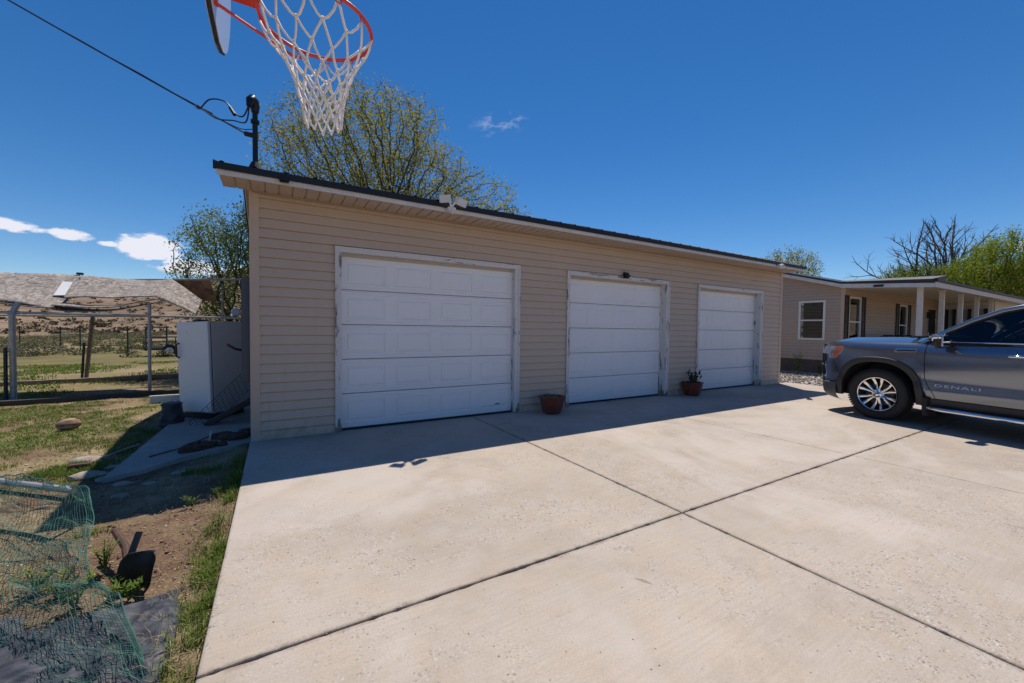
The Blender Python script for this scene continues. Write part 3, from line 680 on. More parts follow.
for _ in range(26):
    a = rg.uniform(0, 6.28); q = rg.uniform(.02, .16); m.tube([(4.34 + q * math.cos(a), -.34 + q * math.sin(a), .26), (4.34 + (q + .05) * math.cos(a + .3), -.34 + (q + .05) * math.sin(a + .3), .27 + rg.uniform(.01, .07))], .0025, 4)
m.build('dead_stalks', M_dry, t)['kind'] = 'stuff'
t, rg = pot('dark red hexagonal pot with a small leafy plant, between the second and third garage door', 8.30, -.22, .46, .30, 2, GP)
st, lf = MB(), MB(); lf.keep = True
for _ in range(11):
    a = rg.uniform(0, 6.28); q = rg.uniform(.06, .22); hh = rg.uniform(.16, .34); b0 = Vector((8.30, -.22, .25)); tip = b0 + Vector((q * math.cos(a), q * math.sin(a), hh))
    mid = b0.lerp(tip, .5) + Vector((0, 0, .03)); st.tube([b0, mid, tip], .004, 5)
    for f in (.45, .65, .85, 1): leafquads(lf, b0.lerp(tip, f), 4, .035, .028, rg)
st.build('stem', M_bark, t); lf.build('foliage', M_pgrn, t)

# ---------------- house ----------------
HX, HY = 17.27, .34; FZ = .47; EZ = 3.02
hs_ = thing('house', 'tan sided single storey house with a deep porch and black shutters beyond the truck', 'house', (HX, HY, 0))
w1 = MB(); Win = (.88, 1.72, 1.18, 2.60)
# gable end wall facing the driveway: top follows the roof
def roofz(y): return EZ + .05 + .30 * max(0, y - HY)
lapwall(w1, HY + .08, 7.5, FZ, 5.3, [Win], lambda a, o, z: (HX - o, a, min(z, roofz(a))), lap=.115, gap=.024, lip=.024)
w1.build('end_wall', M_sidh, hs_)
w2 = MB(); pw = [(HX + .35, HX + 1.35, .95, 2.72), (HX + 5.05, HX + 5.95, .95, 2.62), (HX + 8.6, HX + 9.6, .35, 2.55)]
lapwall(w2, HX + .08, 27.2, FZ, EZ, pw, lambda a, o, z: (a, HY - o, z), lap=.115, gap=.024, lip=.024); w2.build('porch_wall', M_sidh, hs_)
m = MB(); m.box(HX - .02, HX + .09, HY - .02, HY - .0005, FZ, EZ); m.box(HX - .02, HX - .0005, HY, HY + .09, FZ, EZ); m.build('corner_trim', M_trim, hs_)
m = MB(); m.box(HX + .02, 31, HY + .02, 10, -.2, FZ - .005); m.build('foundation', M_found, hs_)
m = MB(); m.box(HX - .03, HX + .01, HY, 7.5, FZ - .022, FZ + .004); m.build('starter_strip', M_trim, hs_)
def house_window(a0, a1, z0, z1, plane, fixed, shutters=False, blind=True):
    """plane 'x': wall faces -X at X=fixed ; 'y': faces -Y at Y=fixed"""
    P = (lambda a, o, z: (fixed - o, a, z)) if plane == 'x' else (lambda a, o, z: (a, fixed - o, z))
    def bx(mb, a, b, o0, o1, c, d):
        p, q = P(a, o0, c), P(b, o1, d); mb.box(min(p[0], q[0]), max(p[0], q[0]), min(p[1], q[1]), max(p[1], q[1]), c, d)
    f = MB(); t_ = .06
    bx(f, a0 - .01, a0 + t_, -.03, .03, z0 - .01, z1 + .01); bx(f, a1 - t_, a1 + .01, -.03, .03, z0 - .01, z1 + .01)
    bx(f, a0 + t_, a1 - t_, -.03, .03, z1 - t_, z1 + .01); bx(f, a0 + t_, a1 - t_, -.03, .036, z0 - .01, z0 + t_)
    zm = (z0 + z1) / 2; bx(f, a0 + t_, a1 - t_, -.03, .02, zm - .025, zm + .025)
    fo = f.build('window', M_wframe, hs_)
    p = MB(); bx(p, a0 + t_, a1 - t_, -.02, -.012, z0 + t_, zm - .025); bx(p, a0 + t_, a1 - t_, -.012, -.004, zm + .025, z1 - t_); p.build('pane', M_tintw, fo)
    bk = MB(); bx(bk, a0 + .02, a1 - .02, -.30, -.28, z0, z1); bk.build('dark_interior', M_int, fo)
    if blind:
        s = MB(); zz = z0 + t_ + .02
        while zz < z1 - t_:
            bx(s, a0 + t_, a1 - t_, -.075, -.055, zz, zz + .026); zz += .052
        s.build('blind', M_blind, fo)
    if shutters:
        for q0, q1 in ((a0 - .36, a0 - .03), (a1 + .03, a1 + .36)):
            s = MB(); bx(s, q0, q0 + .05, .014, .045, z0 - .03, z1 + .03); bx(s, q1 - .05, q1, .014, .045, z0 - .03, z1 + .03)
            for a, b in ((z0 - .03, z0 + .03), (z1 - .03, z1 + .03), (zm - .03, zm + .03)): bx(s, q0 + .05, q1 - .05, .014, .044, a, b)
            zz = z0 + .03
            while zz < z1 - .04: bx(s, q0 + .05, q1 - .05, .014, .034, zz, zz + .03); zz += .042
            s.build('shutter', M_shut, hs_)
M_tintw = M_tint.copy(); M_tintw.name = 'pane_glass'; M_tintw.node_tree.nodes['Transparent BSDF'].inputs[0].default_value = (.62, .66, .68, 1)
house_window(*Win, 'x', HX)
for k, q in enumerate(pw[:2]): house_window(q[0], q[1], q[2], q[3], 'y', HY, True, True)
# front door
dm = MB(); dm.box(pw[2][0] - .01, pw[2][1] + .01, HY - .008, HY + .06, .35, 2.56); d_ = dm.build('front_door', M_shut, hs_); MB().tube([(pw[2][0] + .1, HY, 1.3), (pw[2][0] + .1, HY, 1.5)], .015).build('handle', M_chrome, d_)
MB().cbox(pw[2][0] - .25, pw[2][0] - .13, HY - .13, HY - .02, 2.15, 2.42, .01).build('porch_lamp', M_black, hs_)
# porch: deck, posts, beam, ceiling
PY = -1.5; RYF = -1.95; PZ = 2.92
m = MB(); m.box(HX + .05, 31, PY - .12, HY - .025, .0, .40); m.build('porch_deck', M_found, hs_)
px_ = HX + .28
while px_ < 26.5:
    p = MB(); p.cbox(px_ - .062, px_ + .062, PY - .062, PY + .062, .40, PZ - .005, .008); p.cbox(px_ - .085, px_ + .085, PY - .085, PY + .085, .40, .52, .008); p.cbox(px_ - .075, px_ + .075, PY - .075, PY + .075, PZ - .07, PZ - .003, .008)
    p.build('porch_post', M_fasc, hs_); px_ += 2.1
m = MB(); m.prism([(HY - .018, 3.0), (RYF + .02, PZ), (RYF + .02, PZ + .012), (HY - .018, 3.012)], 'x', HX - .25, 31.6); m.build('porch_ceiling', M_cream, hs_)
rp = [(RYF, PZ + .02), (HY, EZ + .10), (5.6, EZ + .10 + .30 * 5.26), (5.6, EZ + .16 + .30 * 5.26), (HY, EZ + .17), (RYF, PZ + .14)]
m = MB(); m.prism(rp, 'x', HX - .33, 34); m.build('roof', M_roof, hs_)
rp2 = [(5.6, EZ + .10 + .30 * 5.26), (11, EZ + .1), (11, EZ + .17), (5.6, EZ + .17 + .30 * 5.26)]
m = MB(); m.prism(rp2, 'x', HX - .33, 34); m.build('roof', M_roof, hs_)
m = MB(); fh = .16
for (ya, za, yb, zb) in ((RYF, PZ + .02, HY, EZ + .10), (HY, EZ + .10, 5.6, EZ + .10 + .30 * 5.26)):
    m.prism([(ya, za - fh + .04), (yb, zb - fh + .02), (yb, zb - .002), (ya, za - .002)], 'x', HX - .31, HX - .29)
m.build('rake_board', M_fasc, hs_)
m = MB(); m.box(HX - .289, 31.8, RYF - .02, RYF - .001, PZ - .10, PZ + .06); m.build('eave_board', M_fasc, hs_)
m = MB(); m.prism([(HY + .02, EZ + .02), (5.6, EZ + .02 + .30 * 5.26), (5.6, EZ + .03 + .30 * 5.26), (HY + .02, EZ + .03)], 'x', HX - .288, HX - .014); m.build('soffit', M_soff, hs_)
m = MB(); m.tube([(HX - .36, RYF - .03, PZ + .10), (34, RYF - .03, PZ + .10)], .05, 8); m.build('gutter', M_black, hs_)
MB().cbox(HX - .36, HX - .312, -.80, -.55, 2.93, 2.99, .01).build('eave_lamp', M_black, hs_)
# things on the porch
bn = thing('patio_grill', 'low dark patio furniture along the porch wall behind the hood', 'patio furniture', (HX + 3.2, HY - .5, .4))
m = MB(); 
for k in range(9): m.cbox(HX + 1.75 + k * .36, HX + 1.93 + k * .36, HY - .6, HY - .3, .42, 1.28 + .05 * ((k * 7) % 3), .02)
m.box(HX + 1.7, HX + 4.9, HY - .62, HY - .28, .9, 1.20); m.build('seat_back', M_plast, bn)
m = MB()
for k in range(4): m.box(HX + 1.8 + k, HX + 1.85 + k, HY - .9, HY - .28, .4, .8)
m.box(HX + 1.7, HX + 4.9, HY - .95, HY - .28, .8, .86); m.build('seat', M_plast, bn)
# pale wing at the far end
wg = thing('house_wing', 'pale sided wing with dark shutters seen between the porch posts', 'house', (27.1, -1, 0))
m = MB(); wn = [(-.17, -.05, 1.2, 2.55), (-.64, -.52, 1.2, 2.55), (-1.12, -1.0, 1.2, 2.55)]
lapwall(m, -1.42, HY - .03, .41, 2.90, wn, lambda a, o, z: (27.1 - o, a, z), lap=.115, gap=.024, lip=.024); m.build('wall', M_sidw, wg)
for a, b, c_, d in wn:
    MB().box(27.09, 27.12, a, b, c_, d).build('window', M_blind, wg)
    for q0, q1 in ((a - .11, a - .005), (b + .005, b + .11)): MB().box(27.045, 27.075, q0, q1, c_ - .03, d + .03).build('shutter', M_shut, wg)
m = MB(); m.box(27.13, 33, -1.42, -1.38, .0, 2.90); m.build('side_wall', M_sidw, wg)
m = MB(); m.box(26.9, 26.94, -1.45, -.45, 2.74, 2.85); m.build('eave_board', M_fasc, wg)
m = MB(); m.add([(24.5, 1.6, 3.45), (33.4, 1.5, 4.80), (33.9, 1.9, 4.82), (33.9, 6, 4.82), (24.5, 4.5, 4.1), (24.5, 1.6, 3.3), (33.4, 1.5, 3.4), (33.9, 1.9, 3.4)], [(0, 1, 2, 3, 4), (0, 1, 6, 5), (1, 2, 7, 6)])
m.build('roof_dormer', M_shing, hs_)

# ---------------- pickup truck (local frame: +x forward, +y its left side, origin under the front axle) ----------------
tk = thing('pickup_truck', 'dark blue grey crew cab pickup truck with chrome wheels parked nose towards the house', 'truck', (9.875, -3.425, 0), R(78), local=True)
PZs = [(.30, .93), (.42, .96), (.50, .985), (.58, .995), (.645, .992), (.70, .972), (.76, .985), (.90, 1.0), (1.05, 1.008), (1.14, 1.0), (1.20, .985), (1.25, .958), (1.29, .915), (1.36, .86)]
def smooth_interp(z):
    return sum(np.interp(z + d, [p[0] for p in PZs], [p[1] for p in PZs]) for d in (-.02, -.01, 0, .01, .02)) / 5
def Y(s, z):
    y = float(smooth_interp(z))
    if s > .30: y -= .19 * ((s - .30) / .7) ** 2.8
    if s < -.5:
        y -= .0
    # flare near wheel arches
    for ax in (0, -3.745):
        d = math.hypot((s - ax) / .66, (z - .42) / .70); y += .012 * sstep(0, 1, 1 - abs(d - .85) / .35) * sstep(1.2, .95, z)
    if s < -4.5: y -= .05 * ((-4.5 - s) / .4) ** 2
    return y
def superz(s, ax, a, b, z0=.40, e=2.5):
    q = abs(s - ax) / a
    return None if q >= 1 else z0 + b * (1 - q ** e) ** (1 / e)
def zb(s):
    z = .46
    if s > .5: z = .52
    for ax in (0, -3.745):
        q = superz(s, ax, .575, .61)
        if q: z = max(z, q)
    return z
def zt(s):
    if s > -.50: return 1.285 - .055 * max(0, (s - .45) / .55) ** 2.2
    if s > -3.1: return 1.30
    return 1.36
def xs_nodes(a, b):
    """columns a..b, denser near arch ends"""
    out = {a, b}; n = max(2, int((b - a) / .03)); out |= {a + (b - a) * k / n for k in range(n + 1)}
    for ax in (0, -3.745):
        for k in range(26):
            for sg in (-1, 1):
                q = ax + sg * .575 * (1 - .5 * (k / 25) ** 2.2 * .2); 
                if a < q < b: out.add(q)
    o_ = [a]
    for q in sorted(out):
        if q - o_[-1] > .0025 and b - q > .0025: o_.append(q)
    return o_ + [b]
def body_panel(sa, sb, fa=None, fb=None, nz_=16, sgn=1, off=0):
    mb = MB(); S = xs_nodes(sa, sb); rows = []
    for k in range(nz_ + 1):
        v = k / nz_; row = []
        for s in S:
            s2 = s
            for _ in range(3):
                z0, z1 = zb(s2), zt(s2); z = z0 + (z1 - z0) * v
                u = (s - sa) / (sb - sa)
                s2 = s + (fa(z) * (1 - u) if fa else 0) + (fb(z) * u if fb else 0)
            row.append((s2, sgn * (Y(s2, z) + off), z))
        rows.append(row)
    mb.grid(rows); return mb
cut = lambda z: -.13 * sstep(.78, .44, z)
for sg in (1, -1):
    body_panel(-.615, .93, fa=cut, sgn=sg).build('fender', M_paint, tk, smooth=True, thick=None)
    dn = body_panel(-1.80, -.624, fb=cut, sgn=sg); dr_ = dn.build('door', M_paint, tk, smooth=True)
    body_panel(-2.93, -1.808, fa=lambda z: -.0, sgn=sg).build('door', M_paint, tk, smooth=True)
    body_panel(-3.12, -2.938, sgn=sg).build('cab_corner', M_paint, tk, smooth=True)
    body_panel(-4.87, -3.15, sgn=sg).build('bed_side', M_paint, tk, smooth=True)
    o = body_panel(-4.80, .88, sgn=sg, off=-.022).build('gap_backing', M_black, tk, smooth=True)  # black shell added behind the panels so their gaps look shaded
    # door hardware
    for sx in (-1.58, -2.72):
        h = MB(); h.tube([(sx - .10, sg * 1.03, 1.145), (sx - .08, sg * 1.045, 1.147), (sx + .08, sg * 1.045, 1.147), (sx + .10, sg * 1.03, 1.145)], [.014, .019, .019, .014], 10); h.build('door_handle', M_chrome, dr_ if sx > -2 else tk, smooth=True)
    # belt moulding
    m = MB(); m.tube([(-.80, sg * .955, 1.312), (-1.9, sg * .955, 1.315), (-3.05, sg * .955, 1.32)], .011, 8); m.build('belt_moulding', M_chrome, tk, smooth=True)
    # wheel arch trim
    for ax in (0, -3.745):
        rows = []
        for (a_, b_, o_) in ((.525, .555, -.045), (.527, .558, .014), (.54, .57, .022), (.615, .636, .022), (.623, .644, .002)):
            row = []
            for k in range(61):
                th = math.pi * k / 60; e = 2.5; cx = math.copysign(abs(math.cos(th)) ** (2 / e), math.cos(th)); sy = abs(math.sin(th)) ** (2 / e)
                s = ax + a_ * cx; z = .40 + b_ * sy
                row.append((s, sg * (Y(s, max(z, .45)) + o_), z))
            # extend down to the sill
            row = [(row[0][0], row[0][1], .34)] + row + [(row[-1][0], row[-1][1], .34)]
            rows.append(row)
        MB().grid(rows).build('arch_trim', M_plast, tk, smooth=True, angle=50)
        # liner
        rows = []
        for y_ in (.96, .55):
            rows.append([(ax + .56 * math.cos(math.pi * k / 30), sg * y_, .36 + .62 * math.sin(math.pi * k / 30)) for k in range(31)])
        MB().grid(rows).build('wheel_liner', M_rubber, tk, smooth=True)
    # rocker and step bar
    m = MB(); m.grid([[(s, sg * y_, z) for s in (-.62, -1.5, -3.1)] for y_, z in ((.93, .30), (.975, .33), (.985, .40), (.99, .455))]); m.build('rocker_panel', M_plast, tk, smooth=True)
    m = MB(); m.tube([(-.66, sg * .90, .36), (-.70, sg * 1.02, .315), (-.85, sg * 1.035, .31), (-2.9, sg * 1.035, .31), (-3.05, sg * .92, .36)], .037, 12); sb_ = m.build('step_bar', M_chrome, tk, smooth=True)
    for s0, s1 in ((-.72, -1.0), (-1.25, -1.75), (-2.4, -2.85)): MB().cbox(s1, s0, *sorted((sg * 1.01, sg * 1.06)), .335, .352, .004).build('step_pad', M_rubber, sb_)
    for s in (-.9, -2.0, -2.95): MB().tube([(s, sg * .75, .42), (s, sg * 1.02, .31)], .025, 8).build('step_bracket', M_black, sb_)
    # mud flap
    MB().cbox(-.69, -.615, *sorted((sg * .78, sg * 1.03)), .19, .47, .012).build('mud_flap', M_rubber, tk)
    # mirrors
    m = MB(); m.tube([(-.86, sg * .94, 1.30), (-.86, sg * 1.06, 1.305)], [.05, .04], 10)
    bm = bmesh.new(); bmesh.ops.create_cube(bm, size=1)
    for v in bm.verts: v.co = Vector((-.845 + v.co.x * (.13 if v.co.z > 0 else .10), sg * 1.14 + v.co.y * .20, 1.325 + v.co.z * .20))
    bmesh.ops.bevel(bm, geom=bm.edges[:], offset=.035, segments=4, affect='EDGES'); bm.verts.index_update()
    m.add([v.co for v in bm.verts], [[v.index for v in f.verts] for f in bm.faces]); bm.free(); mo = m.build('door_mirror', M_plast, tk, smooth=True)
    m = MB(); rows = []
    for k in range(9):
        a = math.pi * .5 * k / 8; rows.append([(-.845 + .072 * math.cos(b) , sg * (1.14 + .105 * math.cos(a * .0 + 0)) if False else sg * (1.04 + .205 * (k / 8)), 1.36 + .072 * math.sin(b)) for b in [math.pi * q / 8 - .25 for q in range(9)]])
    m.grid(rows); m.cbox(-.90, -.765, *sorted((sg * 1.035, sg * 1.252)), 1.335, 1.432, .03); m.build('mirror_cap', M_chrome, mo, smooth=True)
    MB().cbox(-.925, -.905, *sorted((sg * 1.06, sg * 1.225)), 1.25, 1.405, .004).build('mirror_glass', M_chrome, mo)
    # headlamp
    def patch(s0, s1, za, zb_, off, n=8):
        return MB().grid([[(s, sg * (Y(s, z) + off), z) for s in [s0 + (s1 - s0) * k / n for k in range(n + 1)]] for z in [za + (zb_ - za) * q / n for q in range(n + 1)]])
    def poly_patch(pts, off, name, m_, par):
        """closed polygon in (s,z) laid on the body side, fan-filled from its centre in rings"""
        cs_ = sum(p[0] for p in pts) / len(pts); cz = sum(p[1] for p in pts) / len(pts); P = []
        for a, b in zip(pts, pts[1:] + pts[:1]):
            for k in range(5): P.append((a[0] + (b[0] - a[0]) * k / 5, a[1] + (b[1] - a[1]) * k / 5))
        rows = [[(p[0], sg * (Y(p[0], p[1]) - .02), p[1]) for p in P]]
        for q in (1, .75, .5, .25, .02): rows.append([(cs_ + (p[0] - cs_) * q, sg * (Y(cs_ + (p[0] - cs_) * q, cz + (p[1] - cz) * q) + off), cz + (p[1] - cz) * q) for p in P])
        return MB().grid(rows, True).build(name, m_, par, smooth=True, angle=40)
    hl = poly_patch([(.965, 1.185), (.52, 1.20), (.505, 1.14), (.56, 1.06), (.66, .975), (.78, .955), (.80, 1.04), (.965, 1.05)], .006, 'headlight', M_lens, tk)
    poly_patch([(.66, 1.185), (.535, 1.19), (.525, 1.150), (.655, 1.145)], .011, 'amber_marker', M_amber, hl)
    poly_patch([(.66, 1.115), (.535, 1.125), (.575, 1.065), (.67, .995), (.70, 1.01)], .011, 'amber_marker', M_amber, hl)
    poly_patch([(.965, 1.05), (.85, 1.045), (.85, .90), (.965, .90)], .007, 'lamp_housing', M_plast, hl)
    poly_patch([(.77, 1.06), (.72, 1.06), (.71, .985), (.78, .97)], .010, 'lamp_bar', M_chrome, hl)
    # chrome hook and fog lamp recess
    poly_patch([(.985, .86), (.87, .85), (.83, .62), (.965, .60)], .008, 'fog_lamp_surround', M_chrome, tk)
    poly_patch([(.975, .83), (.895, .82), (.875, .66), (.955, .64)], .014, 'fog_lamp', M_plast, tk)
    # fender vent badge
    v0 = [(-.28, 1.195), (-.52, 1.20), (-.52, 1.15), (-.245, 1.135), (-.225, 1.16)]
    vb = poly_patch(v0, .010, 'fender_badge', M_chrome, tk)
    poly_patch([(-.29, 1.182), (-.51, 1.186), (-.51, 1.163), (-.26, 1.15)], .013, 'badge_inset', M_plast, vb)
# hood
ZC = lambda s: 1.385 - .03 * max(0, s + .1) - .07 * max(0, (s - .55) / .42) ** 2.2
rows = []
for k in range(41):
    s = -.50 + (1.50) * k / 40; ym = Y(min(s, .93), zt(min(s, .93))) + .001; row = []
    for j in range(41):
        q = -1 + 2 * j / 40; e = zt(min(s, .93)) - (.03 * max(0, (s - .93) / .06)); y = ym * q
        crown = (1 - abs(q) ** 3.2); ridge = .012 * math.exp(-((abs(q) - .62) / .07) ** 2)
        row.append((min(s, 1.0) - .05 * q * q * max(0, (s - .5) / .44), y, e + (ZC(s) - e) * crown + ridge * sstep(.94, .5, s) * .8))
    rows.append(row)
MB().grid(rows).build('hood', M_paint, tk, smooth=True)
# front end
def fx(y, z): return 1.02 - .09 * (abs(y) / .86) ** 3 - .02 * abs(z - .8)
rows = [[(fx(y, z), y, z) for y in [-.875 + 1.75 * j / 40 for j in range(41)]] for z in [.50 + .73 * q / 12 for q in range(13)]]
fr = MB().grid(rows).build('front_panel', M_paint, tk, smooth=True)
rows = [[(fx(y, z) + .012, y, z) for y in [-.60 + 1.2 * j / 20 for j in range(21)]] for z in [.66 + .46 * q / 6 for q in range(7)]]
gr = MB().grid(rows).build('grille', M_plast, tk, smooth=True)
m = MB()
for z in (.72, .80, .88, .96, 1.04): m.tube([(fx(y, z) + .02, y, z) for y in (-.56, -.3, 0, .3, .56)], .012, 6)
m.tube([(fx(y, z) + .018, y, z) for y, z in ((-.60, .66), (-.61, 1.12), (0, 1.13), (.61, 1.12), (.60, .66), (0, .65), (-.60, .66))], .02, 8); m.build('grille_bars', M_chrome, gr)
plan = [(.615, 1.01), (.70, .995), (.80, .965), (.90, .905), (.975, .80), (1.02, .60), (1.045, .3), (1.05, 0)]
plan = [Vector((a, b)) for a, b in plan]; plan = plan + [Vector((p.x, -p.y)) for p in plan[-2::-1]]
rows = []
for z, i in ((.235, .10), (.26, .045), (.33, .012), (.43, .0), (.535, .004), (.55, .03)): rows.append([(p.x - i, p.y - i * (1 if p.y > 0 else -1) * (abs(p.y) > .1) * .6, z + .10 * max(0, (p.x - .62)) * (z < .4)) for p in plan])
MB().grid(rows).build('bumper', mat('bumper_plastic', (.075, .077, .082), .45), tk, smooth=True, angle=50)
# inner dark body so that gaps read black
m = MB(); m.box(-3.10, -.62, -.90, .90, .34, 1.0); m.box(-4.82, -3.14, -.90, .90, .72, .80); m.box(-.50, .84, -.52, .52, .3, 1.15); m.build('inner_dark_body', M_black, tk)
m = MB(); m.box(-4.82, -3.16, -.86, .86, .80, .84); m.box(-3.17, -3.13, -.93, .93, .8, 1.36); m.box(-4.87, -4.83, -.93, .93, .55, 1.34); m.build('bed', M_paint, tk)
m = MB(); m.cbox(-5.0, -4.86, -.95, .95, .45, .70, .03); m.build('rear_bumper', M_chrome, tk)
# greenhouse
def gh(s, side):  # (y, z) of roof rail
    return side
WB = 1.305
Ay, Ry = .94, .735
pil = [(-.50, .92, 1.29), (-.74, .865, 1.475), (-1.02, .80, 1.655), (-1.30, .752, 1.79), (-1.60, .73, 1.865), (-2.0, .725, 1.892), (-2.6, .72, 1.885), (-3.0, .72, 1.85)]
for sg in (1, -1):
    m = MB(); rows = [[], [], [], []]
    for s, y, z in pil:
        wd = .048
        rows[0].append((s - .02, sg * (y + .004), z - wd)); rows[1].append((s, sg * (y + .018), z - wd * .45)); rows[2].append((s, sg * (y + .004), z)); rows[3].append((s, sg * (y - .06), z + .012))
    m.grid(rows); m.build('roof_pillar', M_paint, tk, smooth=True)
    # window frame line in black, then glass
    m = MB(); m.tube([(s - .045, sg * (y + .004), z - .055) for s, y, z in pil], .012, 6); m.tube([(-.78, sg * .945, 1.308), (-3.05, sg * .945, 1.315)], .013, 6); m.build('window_seal', M_rubber, tk)
    gl = MB(); top = [(s - .04, y - .004, z - .05) for s, y, z in pil]
    rows = [[(s, sg * y, z) for s, y, z in top], [(s, sg * .935, 1.305) for s, y, z in top]]
    rows[1] = [((-.58 if k == 0 else s), sg * .935, 1.30) for k, (s, y, z) in enumerate(top)]
    gl.grid(rows); gl.build('side_glass', M_tint, tk, smooth=True)
    m = MB(); m.obox((-1.76, sg * .835, 1.59), (1, 0, .03), (0, 1, 0), (0, sg * -.36, 1), .045, .008, .28); m.build('door_pillar', M_black, tk)
    m = MB(); m.grid([[(-2.92, sg * .73, 1.83), (-3.12, sg * .725, 1.83)], [(-2.98, sg * .94, 1.30), (-3.13, sg * .94, 1.30)]]); m.build('rear_pillar', M_paint, tk)
rows = []
for s, y, z in pil[3:]:
    rows.append([(s, (y + .004) * q, z + .03 * (1 - q * q)) for q in [-1 + k / 6 for k in range(13)]])
MB().grid(rows).build('cab_roof', M_paint, tk, smooth=True)
rows = []
for s, y, z in pil[:4]:
    rows.append([(s + .16 * (1 - q * q) * (1.3 + s * .3 if s > -1.3 else .9), (y - .02) * q, z + .012 * (1 - q * q)) for q in [-1 + k / 6 for k in range(13)]])
MB().grid(rows).build('windshield', M_tint, tk, smooth=True)
m = MB(); m.grid([[(-3.02, -.72, 1.86), (-3.02, .72, 1.86)], [(-3.13, -.9, 1.33), (-3.13, .9, 1.33)]]); m.build('rear_glass', M_tint, tk)
m = MB(); m.tube([(-.34, y, 1.385) for y in (-.8, 0, .8)], .018, 6); m.tube([(-.36, .55, 1.39), (-.42, .1, 1.43)], .009, 6); m.build('wiper', M_rubber, tk)
m = MB()
rows = [[(-1.55 - .22 * t, sgn_ * .045 * (1 - t), 1.925 + .055 * math.sin(math.pi * min(1, t * .9 + .1))) for sgn_ in (-1, 0, 1)] for t in (0, .3, .6, .9, 1)]
m.cbox(-1.80, -1.45, .30, .42, 1.895, 1.925, .008); m.cbox(-1.74, -1.52, .32, .40, 1.925, 1.945, .006); m.build('roof_antenna', M_plast, tk)
# cabin
m = MB()
for y in (-.42, .42):
    m.cbox(-2.0, -1.45, y - .26, y + .26, .95, 1.12, .04); m.obox((-2.0, y, 1.35), (1, 0, .18), (0, 1, 0), (-.18, 0, 1), .07, .24, .30); m.obox((-2.08, y, 1.70), (1, 0, .1), (0, 1, 0), (-.1, 0, 1), .05, .12, .09)
    m.obox((-2.9, y, 1.35), (1, 0, .18), (0, 1, 0), (-.18, 0, 1), .06, .26, .25)
m.cbox(-1.05, -.62, -.85, .85, 1.0, 1.30, .05); m.build('seats', M_int, tk)
m = MB()
cen = Vector((-1.28, .42, 1.36)); ax_ = Vector((-.9, 0, .42)).normalized(); a1 = Vector((0, 1, 0)); a2 = ax_.cross(a1)
m.tube([cen + (a1 * math.cos(2 * math.pi * k / 24) + a2 * math.sin(2 * math.pi * k / 24)) * .19 for k in range(25)], .014, 6)
m.tube([cen - a1 * .18, cen, cen + a1 * .18], .018, 6); m.tube([cen, cen - ax_ * .25], .035, 8); m.build('steering_wheel', mat('wheel_grey', (.04, .04, .042), .5), tk)
# lettering on the doors
def text_mesh(body, size, extr):
    cu = bpy.data.curves.new('lettering', 'FONT'); cu.body = body; cu.size = size; cu.extrude = extr; cu.space_character = 1.18
    o = bpy.data.objects.new('tmp', cu); C.objects.link(o); bpy.context.view_layer.update()
    me = bpy.data.meshes.new_from_object(o.evaluated_get(bpy.context.evaluated_depsgraph_get())); bpy.data.objects.remove(o); return me
me = text_mesh('DENALI', .088, .004)
for v in me.vertices:
    x_, y_, z_ = v.co; s = -.735 - x_ * 1.46; z = .645 + y_ * .62; v.co = (s, Y(s, z) + .005 + z_, z)
me.materials.append(mat('letter_silver', (.85, .86, .88), .35, .5)); to = bpy.data.objects.new('door_lettering', me); C.objects.link(to); to.parent = tk; to['label'] = 'chrome DENALI lettering low on the front door'
